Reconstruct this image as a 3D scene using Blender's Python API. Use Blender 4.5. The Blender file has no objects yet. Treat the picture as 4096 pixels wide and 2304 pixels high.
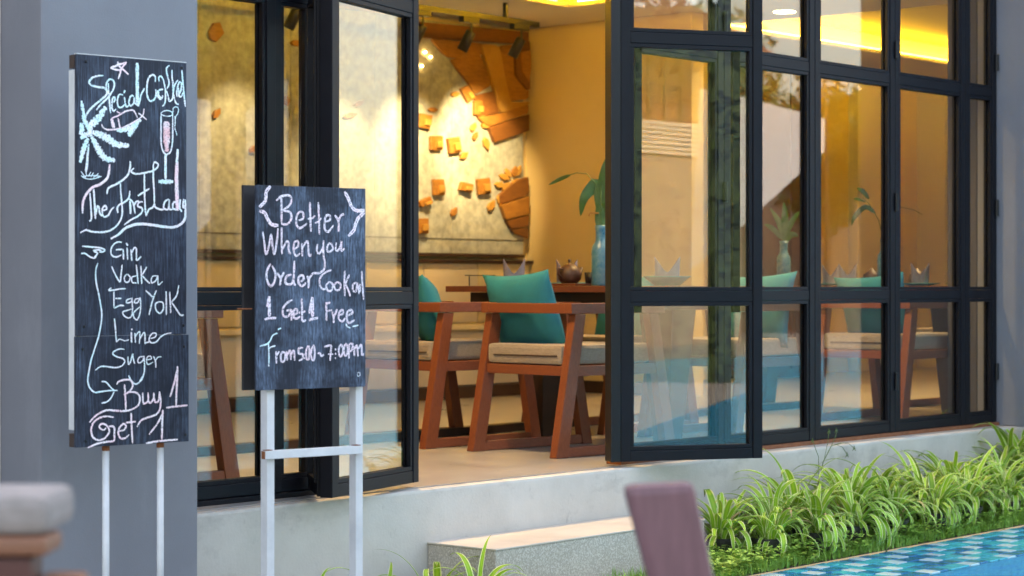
import bpy, bmesh, math, random
from mathutils import Vector, Matrix, noise as mnoise
R = math.radians
random.seed(7)
SC = bpy.context.scene
COL = SC.collection

# ---------------- camera ----------------
F = 8500.0                                  # focal length in photo pixels (4096 wide)
AL = R(40.46)                               # view direction seen from the facade direction
FWD = Vector((math.cos(AL), math.sin(AL), 0)); RGT = Vector((math.sin(AL), -math.cos(AL), 0))
EYE = Vector((0, 0, .77))
cam = bpy.data.cameras.new('camera'); camo = bpy.data.objects.new('camera', cam); COL.objects.link(camo)
camo.location = EYE
camo.rotation_euler = (R(90), 0, AL - R(90))
cam.sensor_width = 36.0; cam.lens = F / 4096 * 36
cam.shift_y = -8 / 4096
cam.clip_start = .1; cam.clip_end = 600
cam.dof.use_dof = True; cam.dof.focus_distance = 7.7; cam.dof.aperture_fstop = 4.6
SC.camera = camo

# ---------------- daylight ----------------
W = bpy.data.worlds.new('World'); SC.world = W; W.use_nodes = True
nt = W.node_tree; nt.nodes.clear()
sky = nt.nodes.new('ShaderNodeTexSky'); sky.sky_type = 'NISHITA'; sky.sun_disc = False
SUN_EL, SUN_AZ = R(50), R(12)              # azimuth from +Y, clockwise
sky.sun_elevation = SUN_EL; sky.sun_rotation = SUN_AZ
sky.air_density = 1.0; sky.dust_density = 2.5; sky.ozone_density = 1.0
bg = nt.nodes.new('ShaderNodeBackground'); bg.inputs['Strength'].default_value = .15
wo = nt.nodes.new('ShaderNodeOutputWorld')
nt.links.new(sky.outputs[0], bg.inputs[0]); nt.links.new(bg.outputs[0], wo.inputs[0])
sl = bpy.data.lights.new('sun', 'SUN'); sl.energy = 2.0; sl.angle = R(1.0); sl.color = (1, .95, .87)
so = bpy.data.objects.new('sun', sl); COL.objects.link(so)
sd = Vector((math.sin(SUN_AZ) * math.cos(SUN_EL), math.cos(SUN_AZ) * math.cos(SUN_EL), math.sin(SUN_EL)))
so.rotation_euler = sd.to_track_quat('Z', 'Y').to_euler()
SC.view_settings.view_transform = 'Standard'; SC.view_settings.look = 'None'
SC.view_settings.exposure = 2.92
SC.view_settings.use_white_balance = True; SC.view_settings.white_balance_temperature = 8900; SC.view_settings.white_balance_tint = 14; SC.view_settings.gamma = 1; SC.view_settings.use_curve_mapping = False
SC.cycles.use_denoising = True
SC.cycles.max_bounces = 8; SC.cycles.transparent_max_bounces = 24; SC.cycles.glossy_bounces = 4
SC.cycles.caustics_reflective = False; SC.cycles.caustics_refractive = False
SC.cycles.sample_clamp_indirect = 6.0

GZ = -.41                                   # outdoor ground; the room floor is z = 0

# ---------------- materials ----------------
def mat(name, col, rough=.6, col2=None, nscale=6, namt=.5, bump=0, bscale=60, metal=0, spec=.5, stretch=None, bump_dist=.004, coat=0, sheen=0, speck=None):
    m = bpy.data.materials.new(name); m.use_nodes = True
    t = m.node_tree; b = t.nodes['Principled BSDF']
    b.inputs['Roughness'].default_value = rough; b.inputs['Metallic'].default_value = metal
    b.inputs['Specular IOR Level'].default_value = spec
    if coat: b.inputs['Coat Weight'].default_value = coat; b.inputs['Coat Roughness'].default_value = .15
    if sheen: b.inputs['Sheen Weight'].default_value = sheen
    b.inputs['Base Color'].default_value = (*col, 1)
    tc = t.nodes.new('ShaderNodeTexCoord'); src = tc.outputs['Object']
    if stretch:
        mp = t.nodes.new('ShaderNodeMapping'); mp.inputs['Scale'].default_value = stretch
        t.links.new(src, mp.inputs[0]); src = mp.outputs[0]
    if col2:
        n = t.nodes.new('ShaderNodeTexNoise'); n.inputs['Scale'].default_value = nscale; n.inputs['Detail'].default_value = 6
        n.inputs['Roughness'].default_value = .62
        t.links.new(src, n.inputs['Vector'])
        r = t.nodes.new('ShaderNodeMapRange'); r.inputs[1].default_value = .5 - namt * .5 + .1; r.inputs[2].default_value = .5 + namt * .5 - .1
        t.links.new(n.outputs[0], r.inputs[0])
        mx = t.nodes.new('ShaderNodeMix'); mx.data_type = 'RGBA'
        mx.inputs[6].default_value = (*col, 1); mx.inputs[7].default_value = (*col2, 1)
        t.links.new(r.outputs[0], mx.inputs[0]); out = mx.outputs[2]
        if speck:
            v = t.nodes.new('ShaderNodeTexVoronoi'); v.inputs['Scale'].default_value = speck[0]
            t.links.new(src, v.inputs['Vector'])
            hs = t.nodes.new('ShaderNodeSeparateColor'); t.links.new(v.outputs['Color'], hs.inputs[0])
            rp = t.nodes.new('ShaderNodeValToRGB'); cr = rp.color_ramp; cr.interpolation = 'CONSTANT'
            cr.elements[0].color = (*speck[1], 1); cr.elements[1].color = (*speck[2], 1); cr.elements[1].position = .45
            e = cr.elements.new(.8); e.color = (*speck[3], 1)
            t.links.new(hs.outputs[0], rp.inputs[0])
            m2 = t.nodes.new('ShaderNodeMix'); m2.data_type = 'RGBA'; m2.inputs[0].default_value = speck[4]
            t.links.new(out, m2.inputs[6]); t.links.new(rp.outputs[0], m2.inputs[7]); out = m2.outputs[2]
        t.links.new(out, b.inputs['Base Color'])
        rr = t.nodes.new('ShaderNodeMapRange'); rr.inputs[3].default_value = max(.05, rough - .08); rr.inputs[4].default_value = min(1, rough + .08)
        t.links.new(n.outputs[0], rr.inputs[0]); t.links.new(rr.outputs[0], b.inputs['Roughness'])
    if bump:
        n2 = t.nodes.new('ShaderNodeTexNoise'); n2.inputs['Scale'].default_value = bscale; n2.inputs['Detail'].default_value = 4
        t.links.new(src, n2.inputs['Vector'])
        bp = t.nodes.new('ShaderNodeBump'); bp.inputs['Strength'].default_value = bump; bp.inputs['Distance'].default_value = bump_dist
        t.links.new(n2.outputs[0], bp.inputs['Height']); t.links.new(bp.outputs[0], b.inputs['Normal'])
    return m

def emit(name, col, s):
    m = bpy.data.materials.new(name); m.use_nodes = True; t = m.node_tree; t.nodes.clear()
    e = t.nodes.new('ShaderNodeEmission'); e.inputs[0].default_value = (*col, 1); e.inputs[1].default_value = s
    o = t.nodes.new('ShaderNodeOutputMaterial'); t.links.new(e.outputs[0], o.inputs[0]); return m

def schlick(t, f0, nrm=None):
    g = t.nodes.new('ShaderNodeNewGeometry'); d = t.nodes.new('ShaderNodeVectorMath'); d.operation = 'DOT_PRODUCT'
    t.links.new(nrm or g.outputs['Normal'], d.inputs[0]); t.links.new(g.outputs['Incoming'], d.inputs[1])
    def mt(op, a, b=None, c=None):
        n = t.nodes.new('ShaderNodeMath'); n.operation = op
        for i, v in enumerate((a, b, c)):
            if v is None: continue
            if isinstance(v, (int, float)): n.inputs[i].default_value = v
            else: t.links.new(v, n.inputs[i])
        return n.outputs[0]
    c = mt('ABSOLUTE', d.outputs['Value']); k = mt('POWER', mt('SUBTRACT', 1.0, c), 5.0)
    return mt('MULTIPLY_ADD', k, 1 - f0, f0)
def glass(name, tint, f0=.07):
    m = bpy.data.materials.new(name); m.use_nodes = True; t = m.node_tree; t.nodes.clear()
    tr = t.nodes.new('ShaderNodeBsdfTransparent'); tr.inputs[0].default_value = (*tint, 1)
    gl = t.nodes.new('ShaderNodeBsdfGlossy'); gl.inputs['Roughness'].default_value = 0
    mx = t.nodes.new('ShaderNodeMixShader'); o = t.nodes.new('ShaderNodeOutputMaterial')
    t.links.new(schlick(t, f0), mx.inputs[0]); t.links.new(tr.outputs[0], mx.inputs[1]); t.links.new(gl.outputs[0], mx.inputs[2])
    t.links.new(mx.outputs[0], o.inputs[0]); return m

M = {}
M['concrete'] = mat('pale_concrete', (.45, .425, .385), .8, (.56, .53, .485), 2.2, .5, .3, 90, bump_dist=.003)
M['floor'] = mat('polished_concrete', (.27, .25, .235), .3, (.36, .34, .32), 1.6, .6, .08, 40)
M['step'] = mat('washed_aggregate', (.46, .40, .32), .85, (.55, .48, .40), 3, .5, .8, 260, bump_dist=.004,
                speck=(190, (.22, .2, .18), (.45, .40, .34), (.68, .64, .58), .38))
M['steptop'] = mat('step_render', (.47, .41, .34), .8, (.56, .50, .43), 3, .5, .25, 200)
M['pillar'] = mat('blue_grey_paint', (.165, .172, .20), .62, (.195, .203, .23), 1.6, .6, .12, 160)
M['frame'] = mat('charcoal_frame_paint', (.0035, .0042, .0075), .5, (.0062, .007, .011), 9, .6, .05, 120, spec=.2)
def stain(m, scale, st, lo, hi, col, amt):
    t = m.node_tree; b = t.nodes['Principled BSDF']; l = b.inputs['Base Color'].links[0]; src = l.from_socket
    tc = t.nodes.new('ShaderNodeTexCoord'); mp = t.nodes.new('ShaderNodeMapping'); mp.inputs['Scale'].default_value = st; mp.inputs['Location'].default_value = (scale, 3, 7)
    n = t.nodes.new('ShaderNodeTexNoise'); n.inputs['Scale'].default_value = scale; n.inputs['Detail'].default_value = 8; n.inputs['Roughness'].default_value = .7
    r = t.nodes.new('ShaderNodeMapRange'); r.inputs[1].default_value = lo; r.inputs[2].default_value = hi; r.inputs[4].default_value = amt
    mx = t.nodes.new('ShaderNodeMix'); mx.data_type = 'RGBA'; mx.inputs[7].default_value = (*col, 1)
    t.links.new(tc.outputs['Object'], mp.inputs[0]); t.links.new(mp.outputs[0], n.inputs['Vector']); t.links.new(n.outputs[0], r.inputs[0])
    t.links.new(r.outputs[0], mx.inputs[0]); t.links.new(src, mx.inputs[6]); t.links.new(mx.outputs[2], b.inputs['Base Color'])
stain(M['concrete'], 3.0, (1, 1, 1.6), .54, .70, (.27, .25, .23), .55)
stain(M['concrete'], 26, (1, 1, .5), .60, .75, (.22, .20, .19), .5)
stain(M['concrete'], 1.3, (1, 1, 1), .5, .72, (.55, .49, .43), .6)
stain(M['pillar'], 3.2, (1, 1, .35), .52, .75, (.25, .26, .29), .5)
stain(M['pillar'], 40, (1, 1, .3), .66, .74, (.10, .105, .12), .35)
stain(M['pillar'], 1.1, (1, 1, .6), .5, .75, (.14, .15, .18), .6)
stain(M['floor'], 5, (1, 1, 1), .5, .7, (.42, .39, .35), .6)
M['hinge'] = mat('dark_hinge_metal', (.012, .013, .016), .4, metal=.5)
M['glass'] = glass('clear_window_glass', (.97, .985, .975), .058)
M['wall'] = mat('cream_room_wall', (.66, .51, .26), .75, (.70, .55, .30), 1.5, .5, .1, 120)
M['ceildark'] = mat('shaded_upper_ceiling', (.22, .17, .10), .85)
M['wallgrey'] = mat('dark_grey_brown_wall', (.07, .062, .06), .8)
M['ceil'] = mat('cream_ceiling', (.66, .61, .50), .8, (.69, .64, .53), 1.2, .5)
M['blockwall'] = mat('cream_wall_block', (.62, .50, .28), .7, (.66, .55, .33), 2, .5, .12, 90)
M['tan'] = mat('sandy_wall_block', (.55, .46, .33), .7, (.62, .54, .4), 2, .5, .12, 90)
M['darktrim'] = mat('dark_brown_trim', (.03, .014, .01), .45, (.05, .022, .015), 8, .5)
M['wood'] = mat('red_brown_teak', (.15, .038, .017), .42, (.25, .07, .03), 14, .7, .15, 60, stretch=(3, 14, 14))
M['woodv'] = mat('red_brown_teak_upright', (.145, .036, .016), .42, (.24, .068, .029), 14, .7, .15, 60, stretch=(14, 14, 2.5))
M['tablewood'] = mat('dark_red_table_wood', (.10, .028, .014), .35, (.16, .045, .022), 12, .6, .1, 50, stretch=(12, 2.5, 12))
M['seatcloth'] = mat('oatmeal_seat_fabric', (.22, .17, .12), .95, (.36, .30, .23), 45, .7, .6, 420, sheen=.2, stretch=(1, 1, 5))
M['teal'] = mat('teal_cushion_fabric', (.0, .155, .205), .85, (.0, .185, .235), 9, .5, .35, 600)
M['napkin'] = mat('grey_violet_napkin', (.15, .135, .19), .85, (.20, .18, .245), 20, .5)
M['bowl'] = mat('teal_glazed_ceramic', (.04, .34, .38), .2, (.07, .42, .45), 12, .6)
M['vase'] = mat('speckled_blue_glaze', (.015, .17, .30), .3, (.12, .27, .36), 46, .55, .2, 90)
M['pot_clay'] = mat('brown_clay', (.045, .02, .013), .5, (.08, .035, .022), 20, .5)
M['orange'] = mat('orange_clay', (.45, .15, .03), .5, (.55, .2, .05), 12, .5)
M['leafin'] = mat('house_plant_leaf', (.035, .10, .02), .4, (.06, .15, .03), 15, .5)
M['black'] = mat('matt_black_metal', (.012, .012, .013), .45)
M['board'] = None
M['paintwhite'] = mat('white_tube_paint', (.52, .54, .56), .4, (.62, .64, .66), 10, .5, .06, 200)
M['rust'] = mat('rust', (.16, .05, .02), .85, (.28, .10, .04), 60, .6)
M['zinc'] = None
M['artwood'] = mat('carved_amber_wood', (.22, .085, .018), .5, (.38, .17, .045), 7, .7, .25, 30, stretch=(2, 2, 9))
M['artwood2'] = mat('carved_dark_wood', (.12, .042, .012), .5, (.21, .08, .022), 8, .7, .25, 30, stretch=(2, 2, 9))
M['artwood3'] = mat('carved_pale_wood', (.34, .16, .035), .45, (.46, .25, .07), 9, .7, .2, 40)
M['nursery'] = mat('black_nursery_plastic', (.012, .012, .014), .5, (.03, .028, .025), 20, .5)
M['soil'] = mat('dark_soil', (.05, .035, .022), .95, (.09, .065, .04), 30, .6, .6, 80, bump_dist=.01)
M['deck'] = mat('grey_stone_deck', (.16, .155, .15), .8, (.23, .22, .21), 2, .6, .2, 80)
M['tile_white'] = mat('white_pool_tile', (.86, .88, .9), .15)
M['tile_teal'] = mat('turquoise_pool_tile', (.0, .50, .62), .12, (.01, .60, .72), 3, .5)
M['tile_blue'] = mat('deep_blue_pool_tile', (.0, .20, .42), .12, (.0, .27, .5), 3, .5)
M['poolwall'] = mat('blue_pool_mosaic', (.0, .24, .42), .3, (.0, .34, .52), 30, .5)
M['mauve'] = mat('weathered_mauve_wood', (.10, .048, .062), .5, (.17, .085, .105), 10, .75, .3, 40, stretch=(9, 9, 1.2))
M['greycush'] = mat('light_grey_cushion', (.21, .195, .19), .95, (.27, .25, .245), 30, .5, .3, 300)
M['brownwood'] = mat('warm_brown_wood', (.15, .06, .032), .5, (.21, .09, .05), 9, .6, stretch=(2, 12, 12))
M['maroon'] = mat('dark_maroon_wood', (.055, .013, .012), .5, (.08, .02, .018), 9, .6)
M['terracotta'] = mat('terracotta_roof', (.22, .075, .05), .8, (.32, .13, .09), 5, .6)
M['redwood'] = mat('red_brown_cladding', (.16, .04, .024), .7, (.24, .07, .04), 6, .6)
M['slat'] = mat('pale_timber_slat', (.78, .70, .60), .7)
M['housewall'] = mat('beige_house_wall', (.30, .23, .19), .8, (.36, .28, .23), 2, .5)
M['gwall'] = mat('brown_garden_wall', (.10, .085, .065), .85, (.15, .12, .09), 2, .5)
M['sail'] = mat('white_shade_cloth', (.58, .58, .60), .8)
M['trunk'] = mat('grey_brown_bark', (.10, .075, .055), .9, (.16, .12, .09), 12, .6, .4, 30)
M['leafA'] = mat('mid_green_leaf', (.045, .10, .02), .5, (.09, .15, .03), 4, .6)
M['leafB'] = mat('dark_green_leaf', (.025, .06, .018), .5, (.055, .10, .025), 4, .6)
M['brick'] = mat('red_brick', (.25, .07, .03), .85, (.35, .12, .05), 20, .5)
M['led'] = emit('yellow_cove_light', (1.0, .64, .05), 27)
M['bulb'] = emit('warm_lamp_glow', (1.0, .78, .45), 10)
M['candle'] = emit('small_warm_bulb', (1.0, .7, .3), 12)

def striped_leaf():
    m = bpy.data.materials.new('variegated_leaf'); m.use_nodes = True; t = m.node_tree; b = t.nodes['Principled BSDF']
    uv = t.nodes.new('ShaderNodeUVMap'); sp = t.nodes.new('ShaderNodeSeparateXYZ'); t.links.new(uv.outputs[0], sp.inputs[0])
    rp = t.nodes.new('ShaderNodeValToRGB'); cr = rp.color_ramp
    cr.elements[0].color = (.84, .88, .44, 1); cr.elements[0].position = .04
    cr.elements[1].color = (.84, .88, .44, 1); cr.elements[1].position = .96
    for p, c in ((.19, (.17, .37, .03, 1)), (.47, (.30, .52, .05, 1)), (.53, (.30, .52, .05, 1)), (.81, (.18, .40, .03, 1))):
        e = cr.elements.new(p); e.color = c
    n = t.nodes.new('ShaderNodeTexNoise'); n.inputs['Scale'].default_value = 30
    md = t.nodes.new('ShaderNodeMath'); md.operation = 'MULTIPLY_ADD'; md.inputs[1].default_value = .12; 
    t.links.new(n.outputs[0], md.inputs[0]); t.links.new(sp.outputs[0], md.inputs[2])
    sb = t.nodes.new('ShaderNodeMath'); sb.operation = 'SUBTRACT'; sb.inputs[1].default_value = .06
    t.links.new(md.outputs[0], sb.inputs[0]); t.links.new(sb.outputs[0], rp.inputs[0])
    oi = t.nodes.new('ShaderNodeObjectInfo'); hs = t.nodes.new('ShaderNodeHueSaturation')
    mr = t.nodes.new('ShaderNodeMapRange'); mr.inputs[3].default_value = .7; mr.inputs[4].default_value = 1.25
    t.links.new(oi.outputs['Random'], mr.inputs[0]); t.links.new(mr.outputs[0], hs.inputs['Value'])
    tip = t.nodes.new('ShaderNodeMapRange'); tip.inputs[1].default_value = .90; tip.inputs[2].default_value = .97
    t.links.new(sp.outputs[1], tip.inputs[0]); tm = t.nodes.new('ShaderNodeMix'); tm.data_type = 'RGBA'; tm.inputs[7].default_value = (.22, .13, .05, 1)
    t.links.new(tip.outputs[0], tm.inputs[0]); t.links.new(rp.outputs[0], tm.inputs[6])
    t.links.new(tm.outputs[2], hs.inputs['Color']); t.links.new(hs.outputs[0], b.inputs['Base Color'])
    b.inputs['Roughness'].default_value = .5; b.inputs['Specular IOR Level'].default_value = .25
    b.inputs['Transmission Weight'].default_value = 0
    tl = t.nodes.new('ShaderNodeBsdfTranslucent'); t.links.new(hs.outputs[0], tl.inputs[0])
    mx = t.nodes.new('ShaderNodeMixShader'); mx.inputs[0].default_value = .25
    t.links.new(b.outputs[0], mx.inputs[1]); t.links.new(tl.outputs[0], mx.inputs[2])
    t.links.new(mx.outputs[0], t.nodes['Material Output'].inputs[0]); return m
M['spider'] = striped_leaf()
M['dryleaf'] = mat('dry_straw_leaf', (.32, .22, .09), .8, (.42, .32, .15), 20, .6)

def board_mat(name, smear, amt):
    # blackboard: dark blue-black paint with vertical chalk dust streaks and wiped clouds
    m = bpy.data.materials.new(name); m.use_nodes = True; t = m.node_tree; b = t.nodes['Principled BSDF']
    tc = t.nodes.new('ShaderNodeTexCoord')
    def N(scale, st, det=5):
        mp = t.nodes.new('ShaderNodeMapping'); mp.inputs['Scale'].default_value = st; t.links.new(tc.outputs['Object'], mp.inputs[0])
        n = t.nodes.new('ShaderNodeTexNoise'); n.inputs['Scale'].default_value = scale; n.inputs['Detail'].default_value = det
        n.inputs['Roughness'].default_value = .65; t.links.new(mp.outputs[0], n.inputs['Vector']); return n.outputs[0]
    def RG(v, a, c, lo=0., hi=1.):
        r = t.nodes.new('ShaderNodeMapRange'); r.inputs[1].default_value = a; r.inputs[2].default_value = c
        r.inputs[3].default_value = lo; r.inputs[4].default_value = hi; t.links.new(v, r.inputs[0]); return r.outputs[0]
    def MT(op, a, c):
        n = t.nodes.new('ShaderNodeMath'); n.operation = op
        for i, v in enumerate((a, c)):
            if isinstance(v, float): n.inputs[i].default_value = v
            else: t.links.new(v, n.inputs[i])
        return n.outputs[0]
    streak = RG(N(26, (9, 9, .35)), .47, .72)
    cloud = RG(N(5, (1.3, 1.3, 1)), .40, .66)
    fine = RG(N(60, (3.2, 3.2, .5), 3), .35, .65)
    a = MT('MULTIPLY', streak, MT('MULTIPLY_ADD' if False else 'ADD', MT('MULTIPLY', cloud, .8), .2))
    a = MT('MULTIPLY', a, amt)
    a = MT('ADD', a, MT('MULTIPLY', MT('MULTIPLY', cloud, fine), smear))
    a = MT('MINIMUM', a, .8)
    mx = t.nodes.new('ShaderNodeMix'); mx.data_type = 'RGBA'
    mx.inputs[6].default_value = (.009, .013, .026, 1); mx.inputs[7].default_value = (.17, .26, .40, 1)
    t.links.new(a, mx.inputs[0]); t.links.new(mx.outputs[2], b.inputs['Base Color'])
    b.inputs['Roughness'].default_value = .62; b.inputs['Specular IOR Level'].default_value = .35
    return m
M['board'] = board_mat('chalkboard_paint', .16, .55)
M['board2'] = board_mat('dusty_chalkboard_paint', .75, .6)
M['boardback'] = mat('black_board_back', (.008, .008, .01), .6, (.016, .015, .018), 14, .5)

def chalk(name, col, hollow):
    m = bpy.data.materials.new(name); m.use_nodes = True; t = m.node_tree; b = t.nodes['Principled BSDF']
    b.inputs['Roughness'].default_value = 1; b.inputs['Specular IOR Level'].default_value = .1
    tc = t.nodes.new('ShaderNodeTexCoord'); uv = t.nodes.new('ShaderNodeUVMap')
    sp = t.nodes.new('ShaderNodeSeparateXYZ'); t.links.new(uv.outputs[0], sp.inputs[0])
    n = t.nodes.new('ShaderNodeTexNoise'); n.inputs['Scale'].default_value = 300; n.inputs['Detail'].default_value = 3
    t.links.new(tc.outputs['Object'], n.inputs['Vector'])
    rp = t.nodes.new('ShaderNodeValToRGB'); cr = rp.color_ramp          # coverage across the stroke
    cr.elements[0].color = (.30,) * 3 + (1,); cr.elements[0].position = 0
    cr.elements[1].color = (.30,) * 3 + (1,); cr.elements[1].position = 1
    for p, v in ((.16, .66), (.36, .70), (.5, .50 if hollow else .72), (.64, .70), (.84, .66)):
        e = cr.elements.new(p); e.color = (v, v, v, 1)
    t.links.new(sp.outputs[0], rp.inputs[0])
    ad = t.nodes.new('ShaderNodeMath'); ad.operation = 'SUBTRACT'; t.links.new(rp.outputs[0], ad.inputs[0]); t.links.new(n.outputs[0], ad.inputs[1])
    mr = t.nodes.new('ShaderNodeMapRange'); mr.inputs[1].default_value = -.03; mr.inputs[2].default_value = .14; t.links.new(ad.outputs[0], mr.inputs[0])
    t.links.new(mr.outputs[0], b.inputs['Alpha'])
    n2 = t.nodes.new('ShaderNodeTexNoise'); n2.inputs['Scale'].default_value = 26; t.links.new(tc.outputs['Object'], n2.inputs['Vector'])
    r2 = t.nodes.new('ShaderNodeMapRange'); r2.inputs[1].default_value = .4; r2.inputs[2].default_value = .6; t.links.new(n2.outputs[0], r2.inputs[0])
    mx = t.nodes.new('ShaderNodeMix'); mx.data_type = 'RGBA'; mx.inputs[6].default_value = (*col[0], 1); mx.inputs[7].default_value = (*col[1], 1)
    t.links.new(r2.outputs[0], mx.inputs[0]); t.links.new(mx.outputs[2], b.inputs['Base Color'])
    return m
M['chC'] = chalk('pale_blue_chalk', ((.58, .86, .92), (.80, .88, .96)), False)
M['chW'] = chalk('white_chalk', ((.85, .84, .92), (.70, .88, .93)), False)
M['chP'] = chalk('pink_chalk', ((.92, .70, .78), (.88, .82, .88)), False)
M['chR'] = chalk('rose_fill_chalk', ((.85, .52, .56), (.85, .72, .78)), False)
M['chH'] = chalk('pink_white_outlined_chalk', ((.84, .80, .92), (.90, .74, .84)), True)

def zinc():
    m = mat('mottled_zinc_panel', (.25, .26, .23), .5, (.42, .43, .38), 16, .5, .3, 20, bump_dist=.01)
    return m
M['zinc'] = zinc()

# ---------------- geometry helpers ----------------
class MB:
    """collects shapes and links them as ONE mesh object"""
    def __init__(s): s.v = []; s.f = []; s.uv = {}
    def add(s, vs, fs):
        k = len(s.v); s.v += [tuple(v) for v in vs]; s.f += [tuple(i + k for i in f) for f in fs]; return s
    def box(s, a, b, m=None):
        vs = [Vector((x, y, z)) for x in (a[0], b[0]) for y in (a[1], b[1]) for z in (a[2], b[2])]
        if m: vs = [m @ v for v in vs]
        return s.add(vs, [(0, 1, 3, 2), (4, 6, 7, 5), (0, 4, 5, 1), (2, 3, 7, 6), (0, 2, 6, 4), (1, 5, 7, 3)])
    def hexa(s, bot, top):
        return s.add(list(bot) + list(top), [(3, 2, 1, 0), (4, 5, 6, 7), (0, 1, 5, 4), (1, 2, 6, 5), (2, 3, 7, 6), (3, 0, 4, 7)])
    def prism(s, pts, d):
        """closed polygon of 3-D points pushed along d"""
        n = len(pts); d = Vector(d); vs = [Vector(p) for p in pts]; vs += [v + d for v in vs]
        fs = [tuple(range(n)), tuple(range(2 * n - 1, n - 1, -1))] + [(i, n + i, n + (i + 1) % n, (i + 1) % n) for i in range(n)]
        return s.add(vs, fs)
    def lathe(s, prof, n=24, c=(0, 0, 0), ax=None):
        rings = []
        for r, z in prof:
            rings.append([Vector((r * math.cos(2 * math.pi * i / n), r * math.sin(2 * math.pi * i / n), z)) for i in range(n)])
        m = (ax or Matrix.Identity(4)); c = Vector(c)
        vs = [m @ v + c for rg in rings for v in rg]; fs = []
        for j in range(len(prof) - 1):
            for i in range(n):
                a = j * n + i; b_ = j * n + (i + 1) % n
                fs.append((a, b_, b_ + n, a + n))
        return s.add(vs, fs)
    def tube(s, pts, r, n=8):
        pts = [Vector(p) for p in pts]; rs = r if isinstance(r, (list, tuple)) else [r] * len(pts); vs = []; fs = []
        for j, p in enumerate(pts):
            d = (pts[min(j + 1, len(pts) - 1)] - pts[max(j - 1, 0)]).normalized()
            a = d.orthogonal().normalized() if j == 0 else (a - d * a.dot(d)).normalized()
            b_ = d.cross(a)
            vs += [p + (a * math.cos(2 * math.pi * i / n) + b_ * math.sin(2 * math.pi * i / n)) * rs[j] for i in range(n)]
        for j in range(len(pts) - 1):
            for i in range(n):
                k = j * n + i; l = j * n + (i + 1) % n; fs.append((k, l, l + n, k + n))
        fs.append(tuple(reversed(range(n)))); fs.append(tuple(range((len(pts) - 1) * n, len(pts) * n)))
        return s.add(vs, fs)
    def mesh(s, name, m, bevel=0, smooth=False):
        me = bpy.data.meshes.new(name); me.from_pydata(s.v, [], s.f); me.update()
        bm = bmesh.new(); bm.from_mesh(me)
        bmesh.ops.recalc_face_normals(bm, faces=bm.faces)
        if bevel: bmesh.ops.bevel(bm, geom=bm.edges[:], offset=bevel, segments=2, affect='EDGES', profile=.6, clamp_overlap=True)
        bm.to_mesh(me); bm.free()
        if smooth:
            for p in me.polygons: p.use_smooth = True
        me.materials.append(m); return me
    def build(s, name, m, parent=None, bevel=0, smooth=False):
        return put(name, s.mesh(name, m, bevel, smooth), parent)

def put(name, me, parent=None, loc=None, rot=None, scale=None):
    o = bpy.data.objects.new(name, me); COL.objects.link(o)
    if parent: o.parent = parent
    if loc is not None: o.location = loc
    if rot is not None: o.rotation_euler = rot
    if scale is not None: o.scale = scale
    return o
def tag(o, label=None, cat=None, group=None, kind=None):
    if label: o['label'] = label
    if cat: o['category'] = cat
    if group: o['group'] = group
    if kind: o['kind'] = kind
    return o
def thing(name, label, cat, loc=(0, 0, 0), rz=0, group=None):
    o = bpy.data.objects.new(name, None); COL.objects.link(o); o.location = loc; o.rotation_euler = (0, 0, rz); o.empty_display_size = .1
    return tag(o, label, cat, group)
def struct(name, mb, m, bevel=0): return tag(mb.build(name, m, None, bevel), kind='structure')
def copy_tree(o, parent=None):
    kids = [c for c in o.children]
    c = o.copy(); COL.objects.link(c)
    if parent: c.parent = parent
    for k in kids: copy_tree(k, c)
    return c
def children_cached(): pass

def ray(px, py): return FWD + RGT * ((px - 2048) / F) + Vector((0, 0, (1160 - py) / F))
def on_y(px, py, Y):
    r = ray(px, py); return EYE + r * (Y / r.y)
def on_z(px, py, Z):
    r = ray(px, py); return EYE + r * ((Z - EYE.z) / r.z)
def on_plane(px, py, P, n):
    r = ray(px, py); return EYE + r * ((P - EYE).dot(n) / r.dot(n))
# ================= SETTING =================
PX0, PX1, PY0, PY1 = 5.75, 40.0, -9.0, 4.88      # pool outline
g = MB()                                         # ground sheet around the pool
for (a, b) in (((-120, PY1), (200, 4.885)), ):
    pass
def gquad(mb, x0, y0, x1, y1, z): mb.add([(x0, y0, z), (x1, y0, z), (x1, y1, z), (x0, y1, z)], [(0, 1, 2, 3)])
gquad(g, -150, -150, PX0, 5.49, GZ); gquad(g, PX1, -150, 250, 60, GZ); gquad(g, PX0, -150, PX1, PY0, GZ); gquad(g, PX0, PY1, PX1, 5.49, GZ)
gquad(g, -150, 5.49, PX1, 60, GZ - .02)
struct('ground', g, M['deck'])
s_ = MB(); gquad(s_, 5.0, PY1 + .004, 14, 5.49, GZ + .004); struct('soil_bed', s_, M['soil'])
# pool basin with a shallow tiled shelf along the house side
SH = 4.37
p = MB(); gquad(p, PX0, PY0, PX1, SH, -1.6)
p.add([(PX0, PY0, -1.6), (PX0, SH, -1.6), (PX0, SH, GZ), (PX0, PY0, GZ)], [(0, 1, 2, 3)])
p.add([(PX0, SH, -1.6), (PX1, SH, -1.6), (PX1, SH, GZ - .155), (PX0, SH, GZ - .155)], [(0, 1, 2, 3)])
p.add([(PX1, SH, -1.6), (PX1, PY0, -1.6), (PX1, PY0, GZ), (PX1, SH, GZ)], [(0, 1, 2, 3)])
p.add([(PX0, PY0, -1.6), (PX1, PY0, -1.6), (PX1, PY0, GZ), (PX0, PY0, GZ)], [(0, 1, 2, 3)])
struct('pool_basin', p, M['poolwall'])
sb = MB(); sb.box((PX0, SH, GZ - .16), (PX1, PY1 - .002, GZ - .012)); shelf = struct('pool_shelf', sb, M['poolwall'])
TS = .085
def tile_mesh(name, m):
    b = MB().box((.003, .003, 0), (TS - .003, TS - .003, .008)); return b.mesh(name, m, .0015)
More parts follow.
